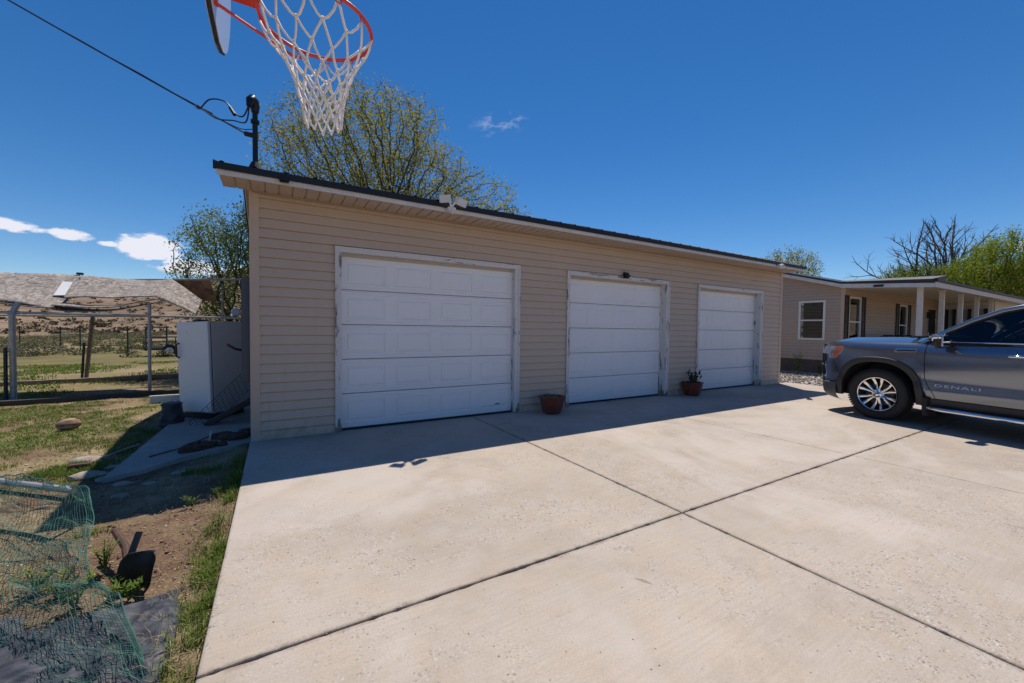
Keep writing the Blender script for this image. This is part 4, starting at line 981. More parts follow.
# wheels
def wheel(ax, sg, st=0):
    wt = bpy.data.objects.new('wheel', None); C.objects.link(wt); wt.parent = tk; wt.location = (ax, sg * .885, .418); wt['_local'] = 1; wt.rotation_euler = (0, 0, R(st) + (0 if sg > 0 else math.pi))
    # local: +y outward
    ty = MB(); ty.lathe([(.285, .075), (.30, .108), (.335, .122), (.375, .118), (.403, .102), (.415, .075), (.418, .03), (.418, -.03), (.415, -.09), (.40, -.13), (.34, -.15), (.285, -.13)], 72, 'y'); tyo = ty.build('tyre', M_tyre, wt, smooth=True)
    tb = MB()
    for k in range(64):
        a = 2 * math.pi * k / 64; rd = Vector((math.cos(a), 0, math.sin(a))); tg = Vector((-math.sin(a), 0, math.cos(a)))
        for yo, ln in ((.088, .022), (.03, .02), (-.03, .02), (-.088, .022)): tb.obox(rd * (.4145 if abs(yo) > .05 else .4195) + Vector((0, yo, 0)), rd, tg, (0, 1, 0), .006, .013, ln)
    tb.build('tread', M_tyre, tyo)
    r_ = MB(); r_.lathe([(.284, .092), (.279, .098), (.268, .094), (.262, .070), (.256, .02), (.25, -.10)], 60, 'y')
    ro_ = r_.build('rim', M_chrome, wt, smooth=True, angle=40)
    sp = MB()
    for k in range(6):
        for da in (-.20, .20):
            a = 2 * math.pi * k / 6 + math.pi / 6; a2_ = a + da * 1.15
            rows = []
            for t in (0, .25, .5, .75, 1):
                aa = a + da * .75 * (1 - t) * 1.0 + (a2_ - a) * t * 1.05; rr_ = .055 + (.262 - .055) * t
                rd = Vector((math.cos(aa), 0, math.sin(aa))); tg = Vector((-math.sin(aa), 0, math.cos(aa))); wd = .017 + .010 * t; yy = .062 + .026 * t - .028 * math.sin(math.pi * t * .9)
                c0 = rd * rr_
                rows.append([c0 - tg * wd + Vector((0, yy - .035, 0)), c0 - tg * wd * .75 + Vector((0, yy, 0)), c0 + Vector((0, yy + .006, 0)), c0 + tg * wd * .75 + Vector((0, yy, 0)), c0 + tg * wd + Vector((0, yy - .035, 0))])
            sp.grid(rows)
    sp.build('spoke_set', M_chrome, ro_, smooth=True, angle=35)
    hb = MB(); hb.lathe([(.0, .082), (.032, .08), (.040, .07), (.07, .060), (.085, .045), (.09, 0)], 30, 'y')
    for k in range(6):
        a = 2 * math.pi * k / 6; hb.lathe([(0, .078), (.011, .076), (.012, .04)], 10, 'y', (.064 * math.cos(a), 0, .064 * math.sin(a)))
    hb.build('hub', M_chrome, ro_, smooth=True, angle=40)
    MB().lathe([(0, .0), (.19, .0), (.20, -.02), (.25, -.06)], 40, 'y').build('brake_disc', mat('brake', (.05, .05, .05), .5, .6), wt, smooth=True, angle=40)
for sg in (1, -1):
    wheel(0, sg, 2); wheel(-3.745, sg)

# ---------------- left yard: freezer and the clutter by the garage wall ----------------
fz = thing('upright_freezer', 'tall white upright freezer standing on the slab by the garage wall', 'freezer', (-.63, 1.91, -.05))
fa_ = Vector((-.69, .72, 0)).normalized(); fd = Vector((.70, .71, 0)).normalized(); c0 = Vector((-.633, 1.908, 0))
def fbox(mb, u0, u1, d0, d1, z0, z1):
    c_ = c0 + fa_ * (u0 + u1) / 2 + fd * (d0 + d1) / 2 + Vector((0, 0, (z0 + z1) / 2)); return mb.obox(c_, fa_, fd, (0, 0, 1), (u1 - u0) / 2, (d1 - d0) / 2, (z1 - z0) / 2)
def bevobj(o, w_=.008, seg=2):
    md = o.modifiers.new('bevel', 'BEVEL'); md.width = w_; md.segments = seg; md.limit_method = 'ANGLE'; return o
bevobj(fbox(MB(), .0, .66, .065, .72, .03, 1.50).build('cabinet', M_fridged, fz), .012)
fdo = bevobj(fbox(MB(), -.004, .665, .0, .05, .055, 1.50).build('door', M_fridge, fz), .014, 3)
fbox(MB(), .01, .65, .0505, .0645, .06, 1.49).build('door_gasket', M_rubber, fz)
fbox(MB(), .02, .64, .03, .60, -.05, .03).build('base', M_black, fz)
h = MB(); hb_ = c0 + fa_ * .62; h.tube([hb_ + Vector((0, 0, .93)), hb_ - fd * .045 + Vector((0, 0, .95)), hb_ - fd * .045 + Vector((0, 0, 1.14)), hb_ + Vector((0, 0, 1.16))], .014, 8); h.build('handle', M_plast, fdo)
fbox(MB(), .35, .47, .12, .30, 1.50, 1.535).build('hinge_cover', M_black, fz)
from mathutils import Quaternion
fz.rotation_mode = 'QUATERNION'; fz.rotation_quaternion = Quaternion(fd, R(-2.2)); fz.location.z = -.04
# wire shelf leaning across the corner
def wire_grid(mb, P0, U, V, nu, nv, r_):
    P0, U, V = Vector(P0), Vector(U), Vector(V)
    for i in range(nu + 1): mb.tube([P0 + U * i / nu, P0 + U * i / nu + V], r_ * (1.6 if i in (0, nu) else 1), 5)
    for j in range(nv + 1): mb.tube([P0 + V * j / nv, P0 + V * j / nv + U], r_ * (1.6 if j in (0, nv) else 1), 5)
ws = wire_grid(m := MB(), (-.86, 1.60, .0), (.83, .14, .88), (.10, .0, -.26), 16, 6, .0026); o = m.build('wire_rack', M_steel); tag(o, 'dark wire rack propped on a slant between freezer and garage', 'wire rack')
m = MB(); m.obox((-.30, 1.55, .16), (.86, .0, .50), (0, 1, 0), (-.5, 0, .86), .42, .05, .035); m.obox((-.33, 1.68, .10), (.86, .0, .50), (0, 1, 0), (-.5, 0, .86), .36, .03, .03)
o = m.build('leaning_plank', M_dtimber); tag(o, 'dark plank leaning against the garage side wall under the wire rack', 'plank')
# crumpled black bag / bucket
m = MB(); rows = []
for k in range(15):
    z = -.09 + .34 * k / 14; row = []
    for j in range(36):
        a = 2 * math.pi * j / 36; r_ = (.155 - .05 * (k / 14) ** 1.5 + (.025 if k in (13,) else 0)) * (1 + .16 * nz(math.cos(a) * 2, math.sin(a) * 2, k * .55) + .07 * nz(math.cos(a) * 6, math.sin(a) * 6, k * 1.4))
        row.append((-1.13 + r_ * math.cos(a), 2.02 + r_ * math.sin(a), z + .012 * nz(a * 2, k)))
    rows.append(row)
m.grid(rows, True); m.add(rows[-1], [tuple(range(36))]); o = m.build('black_bag', M_fab, smooth=True); tag(o, 'crumpled black bag slumped on the ground against the freezer', 'bag')
# debris on the pad
for k, (x, y, sx, sy, sz, a) in enumerate(((-.55, .12, .20, .08, .07, .5), (-.26, .50, .17, .10, .05, -.4), (-.10, .62, .12, .09, .06, .9), (-.36, .62, .16, .06, .05, .2), (-.33, .18, .06, .045, .03, .1))):
    m = MB(); rows = []
    for i in range(9):
        ph = math.pi * i / 8; row = []
        for j in range(18):
            th = 2 * math.pi * j / 18; q = 1 + .35 * nz(math.cos(th) * 2 + k * 5, math.sin(th) * 2, math.cos(ph) * 2) + .2 * nz(th * 3, ph * 3, k)
            px0, py0 = sx * math.sin(ph) * math.cos(th) * q, sy * math.sin(ph) * math.sin(th) * q
            row.append((x + px0 * math.cos(a) - py0 * math.sin(a), y + px0 * math.sin(a) + py0 * math.cos(a), max(-.054, -.03 + sz * math.cos(ph) * q)))
        rows.append(row)
    m.grid(rows, True); o = m.build('debris_chunk', M_rust)
    tag(o, ['longest chunk of dark rotten wood lying nearest the driveway on the shaded pad', 'rough dark chunk of debris on the pad in front of the freezer base', 'dark debris chunk tucked tight against the garage corner', 'flat dark debris strip on the pad between the larger chunks', 'smallest dark crumb of debris on the shaded pad'][k], 'debris', 'dark debris on the shaded pad')
m = MB(); m.tube([(-.98, .0, -.045), (-.75, .18, -.035), (-.48, .38, .03)], .008, 6); o = m.build('iron_rod', M_rust); tag(o, 'thin dark rod lying across the shaded pad', 'rod')
m = MB(); m.tube([(-.48, .36, -.05), (-.47, .38, .03), (-.455, .40, .10)], [.014, .013, .012], 8); o = m.build('pipe_stub', M_pipe); tag(o, 'short pale pipe stub standing among debris on the pad', 'pipe')
# white box lying by the pen, ball, stick, brick
wb = thing('window_frame_panel', 'low white frame lying on edge on the grass beside the freezer', 'frame', (-1.7, 4.5, -.1))
m = MB(); m.cbox(-1.90, -1.35, 4.44, 4.50, -.10, -.07, .005); m.cbox(-1.90, -1.35, 4.44, 4.50, .015, .045, .005); m.cbox(-1.90, -1.87, 4.44, 4.50, -.07, .015, .005); m.build('frame', M_white, wb); MB().box(-1.87, -1.35, 4.455, 4.475, -.07, .015).build('panel', M_fridged, wb)
m = MB(); rows = []
for i in range(25):
    t_ = -1 + 2 * i / 24; r_ = .092 * max(.0, 1 - abs(t_) ** 2.2) ** .62; row = []
    for j in range(32):
        a = 2 * math.pi * j / 32; row.append((-2.335 + .120 * t_, 2.30 + r_ * math.cos(a) + .04 * t_, -.018 + r_ * math.sin(a) * (1 if math.sin(a) > 0 else .92)))
    rows.append(row)
m.grid(rows)
g = G('worn_ball_leather'); z = g.xyz()[2]
bnd = g.math('SINE', g.math('MULTIPLY', z, 120)); c = g.mix(g.ramp(bnd, (.2, 0), (.8, 1)), (.20, .085, .05), (.36, .22, .16)); c = g.mix(g.ramp(g.noise(16, 6), (.4, 0), (.7, .6)), c, (.42, .32, .25)); M_ball = g.done(c, .8)
o = m.build('oval_ball', M_ball, smooth=True); tag(o, 'weathered brown oval ball lying on the patchy grass', 'ball')
m = MB(); m.tube([(-1.50, .15, -.075), (-1.36, .46, -.06), (-1.24, .78, -.07)], .013, 7); o = m.build('pale_stick', M_stone); tag(o, 'pale straight stick lying on grass by the shadow edge', 'stick')
m = MB(); m.cbox(-1.63, -1.45, .0, .07, -.10, -.045, .008); o = m.build('broken_brick', M_rust); tag(o, 'small red broken brick at the end of the pale stick', 'brick')
rg = random.Random(11)
for k in range(9):
    x, y, r_ = [(-1.38, -.33, .10), (-1.2, -.52, .06), (-1.02, -.75, .05), (-.8, -.85, .04), (-1.25, -.1, .05), (-.62, -.62, .045), (-1.6, .35, .09), (-1.5, -.6, .05), (-.95, -1.1, .04)][k]
    m = MB(); rows = []
    for i in range(8):
        ph = math.pi * i / 7; rows.append([(x + r_ * 1.5 * math.sin(ph) * math.cos(t) * (1 + .3 * nz(math.cos(t) + k * 3, math.sin(t), ph)), y + r_ * math.sin(ph) * math.sin(t) * (1 + .3 * nz(math.cos(t) + k * 3, math.sin(t), ph)), -.095 + r_ * .55 * math.cos(ph)) for t in [2 * math.pi * j / 14 for j in range(14)]])
    m.grid(rows, True); o = m.build('stone', M_stone, smooth=True, angle=40)
    tag(o, 'pale weathered stone half sunk in the dirt around the front of the old pad', 'stone', 'stones in the dirt by the pad')

# ---------------- collapsed animal shelter ----------------
sh = thing('shelter', 'collapsed open shelter roofed with sagging grey weathered strand board on pipe posts', 'shelter', (-3.2, 6.0, -.1))
def lerpc(pts, u):
    n = len(pts) - 1; t = u * n; i = min(int(t), n - 1); f = t - i
    return [pts[i][k] + (pts[i + 1][k] - pts[i][k]) * f for k in range(3)]
def sheet(back, front, nu=40, nv=14, sag=.05, thick=.02, seed=0):
    back, front = [tuple(p) for p in spline(back, 6)], [tuple(p) for p in spline(front, 6)]; rows = []
    for j in range(nv + 1):
        v = j / nv; row = []
        for i in range(nu + 1):
            a, b = lerpc(back, i / nu), lerpc(front, i / nu); p = [a[k] + (b[k] - a[k]) * v for k in range(3)]
            p[2] += -sag * math.sin(math.pi * v) + .03 * nz(p[0], p[1], seed, 2.2) * min(1, 3 * v); row.append(p)
        rows.append(row)
    return MB().grid(rows)
def osb(name, *a, **k):
    o = sheet(*a, **k).build(name, [M_osb, M_osbu], sh, smooth=True)
    me = o.data; me.update()
    if sum(p.normal.z for p in me.polygons) < 0: me.flip_normals()
    md = o.modifiers.new('thickness', 'SOLIDIFY'); md.thickness = .018; md.offset = -1; md.material_offset = 1; md.material_offset_rim = 0
    return o
osb('roof_sheet', [(-8.2, 8, 2.52), (-6.4, 8, 2.58), (-5.19, 8, 2.61), (-4.5, 8, 2.63), (-3.88, 8, 2.65)], [(-6.8, 6.0, 1.98), (-5.6, 6.0, 1.93), (-4.42, 6, 1.90), (-4.02, 6, 1.82), (-3.60, 6, 1.73)], seed=1)
osb('roof_sheet', [(-3.85, 8, 2.65), (-3.4, 8, 2.62), (-2.97, 8, 2.61), (-2.5, 8, 2.62), (-2.14, 8, 2.68)], [(-3.62, 6.25, 1.99), (-3.3, 6.25, 2.02), (-2.9, 6.2, 2.03), (-2.5, 6.15, 2.08), (-2.12, 6.1, 2.10)], seed=2)
osb('hanging_sheet', [(-2.15, 8, 2.685), (-1.85, 7.6, 2.47), (-1.6, 7.3, 2.27), (-1.38, 7.1, 2.10)], [(-2.13, 6.1, 2.09), (-1.85, 6.05, 1.98), (-1.6, 6.0, 1.85), (-1.38, 6.0, 1.70)], sag=.0, seed=3)
for k, (dz, dy) in enumerate(((0, 0), (-.085, .03))):
    osb('edge_strip', [(-3.66, 6.35 + dy, 1.90 + dz), (-3.2, 6.35 + dy, 1.86 + dz), (-2.75, 6.32 + dy, 1.89 + dz), (-2.35, 6.25 + dy, 1.99 + dz), (-2.05, 6.2 + dy, 2.05 + dz * .7)],
        [(-3.72, 5.98 + dy, 1.83 + dz), (-3.2, 5.98 + dy, 1.80 + dz), (-2.75, 5.98 + dy, 1.84 + dz), (-2.35, 5.98 + dy, 1.95 + dz), (-2.07, 5.98 + dy, 2.02 + dz * .7)], nv=3, sag=0, seed=4 + k)
osb('edge_strip', [(-4.6, 6.2, 1.89), (-4.2, 6.2, 1.86), (-3.7, 6.2, 1.83)], [(-4.6, 5.95, 1.86), (-4.2, 5.95, 1.82), (-3.66, 5.95, 1.77)], nv=3, sag=0, seed=8)
m = MB(); m.add([(-2.14, 8.02, 2.67), (-1.32, 8.02, 2.73), (-1.17, 8.02, 2.10), (-1.50, 8.02, 2.13), (-2.14, 8.05, 2.67), (-1.32, 8.05, 2.73), (-1.17, 8.05, 2.10), (-1.50, 8.05, 2.13)], [(0, 1, 2, 3), (7, 6, 5, 4), (0, 4, 5, 1), (1, 5, 6, 2), (2, 6, 7, 3), (3, 7, 4, 0)]); m.build('brown_board', M_osbu, sh)
m = MB(); ptc = [(-4.03, 7.52, 2.41), (-3.86, 7.49, 2.40), (-3.75, 6.72, 2.05), (-3.92, 6.70, 2.04)]; m.add([(x, y, z + .025) for x, y, z in ptc] + [(x, y, z + .015) for x, y, z in ptc], [(0, 1, 2, 3), (7, 6, 5, 4), (0, 4, 5, 1), (1, 5, 6, 2), (2, 6, 7, 3), (3, 7, 4, 0)]); m.build('white_patch', M_white, sh)
MB().cbox(-3.95, -3.83, 7.97, 8.06, 2.655, 2.705, .01).build('ridge_block', M_dtimber, sh)
m = MB(); m.tube([(-8.0, 8.02, 2.49), (-3.2, 8.02, 2.575), (-.3, 8.02, 2.80)], .03, 8); m.build('ridge_pipe', M_pipe, sh)
m = MB(); m.tube([(-8.0, 6.1, 1.64), (-4.24, 5.95, 1.655), (-.42, 5.92, 1.63)], .026, 10); m.build('front_rail', M_pipe, sh)
m = MB(); m.tube([(-8.0, 9.3, 1.62), (-4.29, 9.3, 1.655), (-.9, 9.3, 1.73)], .024, 8); m.build('back_rail', M_pipe, sh)
m = MB(); m.tube([(-4.24, 5.92, -.12), (-4.235, 5.92, 1.60), (-4.225, 5.94, 1.67), (-4.17, 5.98, 1.86)], .048, 12); m.build('post', M_pipe, sh)
m = MB(); m.tube([(-2.21, 6.0, -.12), (-2.19, 6.0, 1.93)], .032, 12); m.build('post', M_pipe, sh)
m = MB(); m.tube([(-4.19, 9.25, -.12), (-4.03, 9.25, 1.66)], .045, 8); m.build('post', M_timber, sh)
m = MB(); m.tube([(-4.26, 9.22, -.12), (-4.20, 9.22, .95)], .028, 6); m.build('steel_stake', M_steel, sh)
m = MB(); m.tube([(-4.32, 5.86, -.12), (-4.31, 5.86, .96)], .030, 6); m.build('steel_stake', M_steel, sh)
m = MB(); m.tube([(-1.2, 9.25, -.12), (-1.15, 9.25, 2.7)], .03, 8); m.build('post', M_pipe, sh)
m = MB(); m.tube([(-.55, 8.02, -.12), (-.5, 8.02, 2.78)], .03, 8); m.build('post', M_pipe, sh)
# long timbers edging the pen
def timber(a, b, w_, h, m_, lab):
    a, b = Vector(a), Vector(b); m = MB(); n = 16; d = (b - a).normalized(); sd = Vector((-d.y, d.x, 0)); rows = []
    for i in range(n + 1):
        p = a.lerp(b, i / n) + Vector((0, 0, .012 * nz(i * .7, a.y))) + sd * .015 * nz(i * .5, a.x); ww = w_ * (1 + .06 * nz(i * 1.7, 3)); hh = h * (1 + .08 * nz(i * 2.1, 7))
        rows.append([p - sd * ww, p - sd * ww + Vector((0, 0, hh)), p + sd * ww + Vector((0, 0, hh)), p + sd * ww])
    m.grid(rows, True); m.add(rows[0], [(0, 1, 2, 3)]); m.add(rows[-1], [(3, 2, 1, 0)]); o = m.build('timber', m_); tag(o, lab, 'timber', 'timbers edging the pen')
timber((-8, 8.2, -.13), (-3.35, 8.72, -.10), .07, .15, M_timber, 'weathered timber at the back of the pen, left length reaching out of frame')
timber((-3.33, 8.72, -.10), (-1.2, 9.1, -.10), .07, .15, M_timber, 'weathered timber at the back of the pen, right length meeting the freezer')
timber((-7.5, 4.75, -.13), (-1.25, 5.75, -.12), .07, .12, M_dtimber, 'long dark timber along the front foot of the shelter posts')

# ---------------- far pen fence, trailer, field ----------------
tr_ = thing('utility_trailer', 'black open utility trailer with a tall mesh ramp parked in the pasture', 'trailer', (-4.3, 20.5, -.1))
m = MB()
for x in (-5.35, -4.55): m.tube([(x, 20.6, .15), (x, 20.6, 1.35)], .035, 6)
for z in (.35, .8, 1.33): m.tube([(-5.35, 20.6, z), (-4.55, 20.6, z)], .03, 6)
m.build('ramp', M_steel, tr_)
m = MB(); m.box(-5.3, -2.9, 20.0, 21.4, .22, .32); 
m.build('bed', M_steel, tr_)
m = MB()
for x in (-5.3, -4.1, -2.9):
    for y in (20.0, 21.4): m.tube([(x, y, .3), (x, y, .85)], .025, 6)
for y in (20.0, 21.4): m.tube([(-5.3, y, .62), (-2.9, y, .62)], .02, 6); m.tube([(-5.3, y, .85), (-2.9, y, .85)], .02, 6)
m.build('side_rail', M_steel, tr_)
m = MB(); m.lathe([(0, -.1), (.2, -.1), (.29, -.07), (.30, 0), (.29, .07), (.2, .1), (.0, .1)], 28, 'y', (-4.3, 19.85, .19)); wo = m.build('wheel', M_tyre, tr_, smooth=True, angle=40)
MB().lathe([(0, -.125), (.06, -.125), (.16, -.105), (.17, -.09)], 20, 'y', (-4.3, 19.85, .19)).build('rim', M_white, wo)
MB().box(-4.7, -3.9, 19.75, 19.97, .50, .53).build('mudguard', M_steel, tr_)
for k, (x, y, h_) in enumerate(((-15.1, 35.4, 1.3), (-9.6, 27.0, 1.4), (-6.5, 22.6, 1.35), (-11.7, 31.0, 1.3))):
    m = MB(); m.box(x - .03, x + .03, y - .012, y + .012, -.2, h_); m.box(x - .008, x + .008, y + .012, y + .045, -.2, h_); o = m.build('fence_post', M_steel)
    tag(o, ['dark steel fence post far left in the sage pasture', 'dark steel fence post in the pasture between the two white shelter posts', 'dark steel fence post in the pasture just left of the trailer', 'dark steel fence post in the pasture left of centre among the green shrubs'][k], 'fence post', 'steel posts in the pasture')

# ---------------- green netting, fabric and shovel in the foreground ----------------
nl = thing('garden_netting', 'green plastic garden netting draped from a rail over the dirt', 'netting', (-1.2, -1.6, -.1))
def netpt(u, v):
    # u along the rail (0 left .. 1 right end), v from the rail towards the camera
    T = Vector((-2.55 + 1.53 * u, -.35 - 1.40 * u, .225))
    Bm = Vector((-1.80 + 1.47 * u, -2.9 - .85 * u, -.055))
    p = T.lerp(Bm, v)
    p.z = -.07 + .30 * max(0, 1 - v) ** 2.1 + .13 * math.exp(-((v - .72) / .13) ** 2) * (.4 + .6 * math.sin(u * 9) ** 2) + .06 * nz(u * 5, v * 5, 2) + .045 * nz(u * 12, v * 11, 5) + .02 * nz(u * 30, v * 26, 5)
    fold = math.exp(-((1 - u) / .10) ** 2)
    p += Vector((.05 * math.sin(v * 7 + 1) + .02 * nz(u * 14, v * 12, 8), .05 * nz(u * 3, v * 6, 1) + .02 * nz(u * 13, v * 15, 9), .05 * fold * math.sin(math.pi * v)))
    p.x += .10 * v * v * sstep(.7, 1, u) + .03 * math.sin(math.pi * v) * sstep(.7, 1, u)
    return p
NU, NVV = 60, 150
m = MB()
for i in range(NU + 1):
    u = 1 - (1 - i / NU) ** 1.35
    m.tube([netpt(u + .007 * nz(i, j * .15, 3), j / 110) for j in range(111)], .0016, 3, cap=False)
for j in range(NVV + 1):
    v = j / NVV; m.tube([netpt(i / 90, v + .006 * nz(i * .14, j, 6)) for i in range(91)], .0010, 3, cap=False)
m.build('mesh_sheet', M_netg, nl)
m = MB(); m.tube([netpt(1, j / 60) for j in range(61)], .003, 5); m.tube([netpt(.975, j / 60) for j in range(61)], .002, 5); m.tube([netpt(u / 60, .0) for u in range(61)], .004, 5); m.build('hem_cord', M_netg, nl)
rl = thing('pipe_rail', 'pale pipe rail with a dark bar under it carrying the green netting', 'rail', (-1.7, -1.1, -.1))
MB().tube([(-2.7, -.22, .20), (-1.04, -1.74, .20)], .024, 10).build('pipe', M_pipe, rl)
MB().tube([(-2.7, -.25, .13), (-1.1, -1.72, .135)], .014, 8).build('lower_bar', M_steel, rl)
MB().tube([(-1.07, -1.71, -.14), (-1.05, -1.72, .225)], .016, 8).build('stake', M_steel, rl)
MB().tube([(-2.6, -.31, -.14), (-2.58, -.33, .225)], .016, 8).build('stake', M_steel, rl)
# fabric on the ground
def crumple(name, edge, m_, lab, h, seed, n=90):
    """edge: 4 corner pts (x,y) -> crumpled sheet"""
    rows = []
    for i in range(n + 1):
        row = []
        for j in range(n + 1):
            u, v = j / n, i / n; a, b, c_, d = [Vector(p) for p in edge]
            p = (a * (1 - u) + b * u) * (1 - v) + (d * (1 - u) + c_ * u) * v
            e = .035 * min(1, 4 * min(u, 1 - u, v, 1 - v) + .3); p = p + Vector((nz(p.x, p.y, seed, 5), nz(p.x, p.y, seed + 4, 5))) * .05
            w1 = abs(nz(p.x * 1.0, p.y * 1.0, seed, 4.2)); w2 = abs(nz(p.x, p.y, seed + 2, 9)); w3 = nz(p.x, p.y, seed + 5, 22)
            z = gz(p.x, p.y) + .012 + h * (.35 * (1 - w1 * 2.4) + .60 * (1 - 2.5 * w2) + .45 * (1 - 2.4 * abs(nz(p.x * .7 + .06 * nz(p.x, p.y, 1, 8), p.y * 1.4, seed + 7, 17))) + .03 * w3)
            edge_drop = sstep(0, .08, min(u, 1 - u, v, 1 - v)); row.append((p.x, p.y, z * edge_drop + (gz(p.x, p.y) + .008) * (1 - edge_drop)))
        rows.append(row)
    o = MB().grid(rows).build(name, m_, smooth=True, thick=.003); return tag(o, lab, 'ground fabric')
crumple('landscape_fabric', [(-.95, -3.02), (-.20, -2.98), (-.15, -3.95), (-.86, -3.85)], M_fab, 'crumpled black landscape fabric under the netting beside the driveway', .026, 3)
crumple('grey_tarp', [(-1.75, -2.35), (-.84, -2.92), (-.80, -3.75), (-1.65, -3.6)], M_tarp, 'grey woven tarp lying under the netting at the left edge', .024, 9)
# shovel
sv = thing('shovel', 'black steel shovel head standing in the dirt beside the netting', 'shovel', (-.48, -2.82, -.1))
rows = []
sc = Vector((-.395, -2.84, .0)); su = Vector((.72, -.50, .10)).normalized(); sv_ = Vector((.22, .12, .97)).normalized(); sn = su.cross(sv_)
for i in range(17):
    v = i / 16; row = []
    for j in range(17):
        u = -1 + j / 8; wd = .112 * (1 - .45 * max(0, (.35 - v) / .35) ** 2) * (1 - .25 * max(0, v - .85) / .15)
        row.append(sc + su * u * wd + sv_ * (-.10 + .21 * v - .03 * (1 - v) * u * u) + sn * (.055 * u * u + .03 * math.sin(v * 2.2)))
    rows.append(row)
MB().grid(rows).build('blade', M_black, sv, smooth=True, thick=.004)
m = MB(); m.tube([(-.51, -2.72, -.02), (-.56, -2.56, .04), (-.66, -2.36, .08)], [.024, .021, .020], 10); m.build('socket', M_rust, sv)
MB().obox((-.50, -2.68, .06), (.25, .25, .9), (1, -.6, 0), (.3, .8, -.4), .105, .016, .010).build('step_bar', M_steel, sv)

# ---------------- trees ----------------
def quads_mesh(name, V, m, parent=None, off=(0, 0, 0)):
    """V: (n,4,3) array of leaf quads"""
    V = np.asarray(V, dtype=np.float32) - np.array(off, dtype=np.float32); n = len(V); me = bpy.data.meshes.new(name)
    me.vertices.add(n * 4); me.vertices.foreach_set('co', V.reshape(-1)); me.loops.add(n * 4); me.loops.foreach_set('vertex_index', np.arange(n * 4, dtype=np.int32))
    me.polygons.add(n); me.polygons.foreach_set('loop_start', np.arange(0, n * 4, 4, dtype=np.int32)); me.polygons.foreach_set('loop_total', np.full(n, 4, dtype=np.int32))
    me.update(calc_edges=True); me.materials.append(m); o = bpy.data.objects.new(name, me); C.objects.link(o)
    if parent: o.parent = parent
    return o
def leaf_cloud(centres, per, spread, size, rs, asp=.55, up=0.3):
    c = np.repeat(np.asarray(centres), per, axis=0); n = len(c); c = c + rs.normal(0, 1, (n, 3)) * spread
    a = rs.normal(0, 1, (n, 3)); a /= np.linalg.norm(a, axis=1, keepdims=True); b = rs.normal(0, 1, (n, 3)); b[:, 2] *= (1 - up); b -= a * (a * b).sum(1, keepdims=True); b /= np.linalg.norm(b, axis=1, keepdims=True)
    s = (size * rs.uniform(.6, 1.35, n))[:, None]
    return np.stack([c - a * s, c + b * s * asp, c + a * s, c - b * s * asp], 1)
def make_tree(label, base, stems, levels, seed, leafm, per, spread, size, env=None, group=None, barkm=None, r0=.16, leaf_from=2, name='broadleaf_tree', fork=(2, 4), ratio=.68, droop=0, twig_keep=1.0):
    rg = random.Random(seed); rs = np.random.default_rng(seed); base = Vector(base)
    t = thing(name, label, 'tree', base, 0, group); mb = MB(); twigs = []
    def grow(p, d, ln, r_, lv):
        n = 4 if lv < 2 else 3; pts = [p]; q = p.copy(); dd = d.copy()
        for i in range(n):
            dd = (dd + Vector((rg.gauss(0, .16), rg.gauss(0, .16), rg.gauss(0, .10) + (.05 - droop * lv * .05)))).normalized(); q = q + dd * ln / n; pts.append(q)
        if env and lv > 0 and not env(q):
            return
        rr_ = [r_ * (1 - .42 * i / n) for i in range(n + 1)]
        if lv == levels: rr_[-1] = r_ * .2
        mb.tube(pts, rr_, 6 if lv < 2 else (5 if lv < 3 else 3), cap=lv < 2)
        if lv >= leaf_from: twigs.extend([tuple(x) for x in pts[1:]])
        if lv < levels:
            k = rg.randint(*fork)
            for i in range(k + 1):
                f = 1.0 if i == 0 else rg.uniform(.35, .95); idx = f * n; a = pts[min(int(idx), n - 1)].lerp(pts[min(int(idx) + 1, n)], idx - int(idx)) if f < 1 else pts[-1]
                ax = Vector((rg.gauss(0, 1), rg.gauss(0, 1), rg.gauss(0, 1))).cross(dd).normalized(); ang = R(rg.uniform(8, 26) if i == 0 else rg.uniform(24, 56))
                grow(a, Matrix.Rotation(ang, 3, ax) @ dd, ln * ratio * rg.uniform(.8, 1.15), r_ * (.62 if i == 0 else .5) * rg.uniform(.85, 1.1), lv + 1)
    for (dx, dy, dz, ln, rr_) in stems: grow(base + Vector((rg.gauss(0, .1), rg.gauss(0, .1), -.1)), Vector((dx, dy, dz)).normalized(), ln, rr_, 0)
    mb.build('trunk', barkm or M_bark, t, smooth=True)
    if per:
        tw = np.array([x for x in twigs if rg.random() < twig_keep]); quads_mesh('crown', leaf_cloud(tw, per, spread, size, rs), leafm, t, base)
    print(label[:30], 'twigs', len(twigs)); return t
GT = 'trees behind the buildings'
vr = np.array([.863, -.506, 0.]); vf = np.array([.506, .863, 0.])
